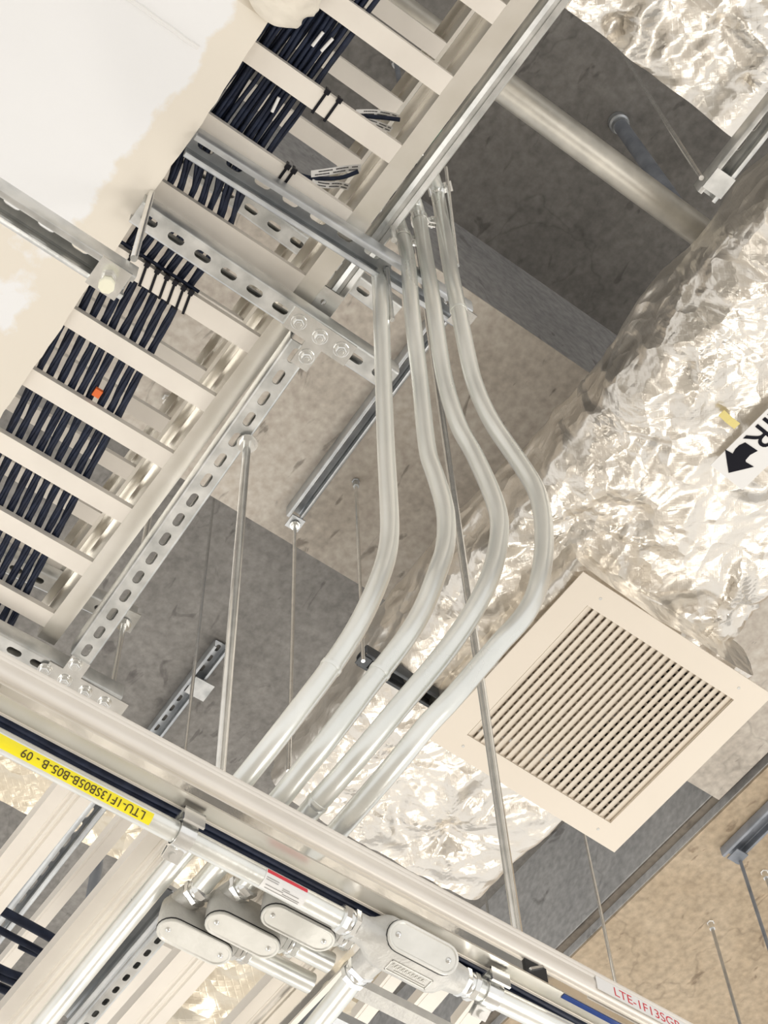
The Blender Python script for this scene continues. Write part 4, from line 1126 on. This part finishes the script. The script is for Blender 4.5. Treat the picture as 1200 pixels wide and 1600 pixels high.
for ex, lb in zip(EX, ('lowest of three short conduits leaving the oval boxes to the right', 'middle of three short conduits leaving the oval boxes to the right', 'topmost of three short conduits leaving the oval boxes to the right')):
    e = V((ex.x, 0.790, ex.z))
    if e.y > ex.y: put('steel_conduit', MB().tube([ex - V((0, .012, 0)), ex.lerp(e, .5), e], CR, 20), 'emt', label=lb, cat='conduit', smooth=60)

# tee box on the labelled conduit
def teebox():
    X = LX; C = at(634, 1484, 1.278); C = A0 + LX * (C - A0).dot(LX)
    cd = V((0, 0, EYE)) - C; cd = (cd - X * cd.dot(X)).normalized()        # towards viewer
    Y = X.cross(DN).normalized()
    if Y.x < 0: Y = -Y                                                     # Y: towards +x (up in picture)
    root = thing('conduit_body', C, 'tee shaped cast conduit box with an oval cover on its upper side', 'conduit body')
    L = 0.088; mb = MB(); rs = []
    # rounded rectangular body lofted along X from hub to hub
    for (d, hw, hh, rr) in ((-.064, .0155, .0155, .0155), (-.052, .0155, .0155, .0155), (-.046, .0165, .0165, .014), (-.036, .021, .020, .010), (-.028, .022, .021, .007), (.040, .022, .021, .007), (.048, .021, .020, .010), (.056, .0165, .0165, .014), (.074, .0155, .0155, .0155)):
        ring = []
        for q, (sx, sy) in enumerate(((1, 1), (-1, 1), (-1, -1), (1, -1))):
            for k in range(5):
                a = PI / 2 * q + PI / 2 * k / 4
                ring.append(C + X * d + Y * (sx * (hw - rr) + rr * math.cos(a)) + UP * (sy * (hh - rr) + rr * math.sin(a)))
        rs.append(ring)
    mb.rings(rs)
    bd = -Y; bc = C + X * (-.022)
    mb.lathe(bc, bd, [(0, .0175), (.026, .0165), (.036, .0155), (.042, .0155)], 22)
    put('body', mb, 'cast', root, smooth=40)
    # cover on the +Y side, leaning down a little
    Nn = (Y * 0.80 + DN * 0.60).normalized(); Yc = X.cross(Nn).normalized()
    base = C + X * .006 + Y * .0175 + DN * .0065
    def ring(Lx, wx, d): return [base + X * x + Yc * y + Nn * d for x, y in obround(Lx, wx)]
    put('cover_seat', MB().rings([ring(L, .032, -.006), ring(L, .033, .0055)]), 'cast', root, smooth=40)
    cover(base + Nn * .0055, X, Yc, Nn, L, .033, root)
    # cast nameplate: raised frame and worn script, too worn to read
    fb = C + DN * .0212 + Y * (-.007)
    mb = MB(); 
    for (x0, x1, y0, y1) in ((-.016, .036, -.0075, -.0065), (-.016, .036, .0065, .0075), (.035, .036, -.0075, .0075), (-.016, -.015, -.0075, .0075), (-.006, .033, -.0045, -.0038)):
        mb.box(fb, X, Y, DN, x0, x1, y0, y1, 0, .0008)
    px = []
    for k in range(70):
        t = k / 69; px.append(fb + X * (-.012 + .042 * t) + Y * (.0012 + .0028 * math.sin(t * 62) * (1 - .3 * t)) + DN * .0004)
    mb.tube(px, .00045, 5)
    put('nameplate', mb, 'cast_lid', root)
    nut(C - X * .062, -X, CR, root); nut(C + X * .072, X, CR, root); nut(bc + bd * .041, bd, CR, root)
    # branch conduit
    st = bc + bd * .05; en = at(455, 1652, 1.278)
    en = st + (en - st)
    br = thing('steel_conduit', st, 'branch conduit dropping from the tee shaped box to the bottom edge', 'conduit')
    put('pipe', MB().tube([st.lerp(en, k / 6) for k in range(7)], CR, 26), 'emt', br, smooth=60)
    return C
teebox()

# ------------------------------------------------------------------ crossing rail and rungs at the bottom
def cross_rail():
    h = 1.372; y0 = 0.800; x0, x1 = -1.45, -1.03
    r = thing('tray_rail', (x1, y0, Z(h)), 'polished aluminium tray rail running away below the tee shaped box', 'tray rail')
    put('web', MB().abox(x0, x1, y0, y0 + .003, Z(h) + .002, Z(h) + .055), 'alu_bright', r)
    put('lower_flange_or_shade', MB().abox(x0, x1, y0 - .001, y0 + .006, Z(h) - .0015, Z(h) + .002), 'alu', r)
    put('lower_flange_or_shade', MB().abox(x0, x1, y0 + .006, y0 + .036, Z(h) + .004, Z(h) + .006), 'steel_black_and_shade', r)  # black strip: shadow of the channel's inside put into colour
    # rungs reaching right
    for (xc, hh, w) in ((-1.155, 1.42, .02), (-1.215, 1.42, .024), (-1.285, 1.42, .024), (-1.35, 1.42, .024)):
        put('rung', MB().abox(xc - w / 2, xc + w / 2, y0 + .004, 1.35, Z(hh), Z(hh) + .014), 'cast' if w < .022 else 'galv_dark', r)
cross_rail()
for i, (xa, ya, xb, yb, w) in enumerate(((640, 1500, 560, 1600, .022), (700, 1530, 640, 1600, .03), (760, 1560, 720, 1612, .03))):
    abar((xa, ya), (xb, yb), 1.62, w, ('pale tray bar seen behind the rungs, nearest the branch conduit', 'pale tray bar seen behind the rungs, below the tee shaped box', 'pale tray bar seen behind the rungs, near the right clamp')[i], name='tray_bar', cat='bar')
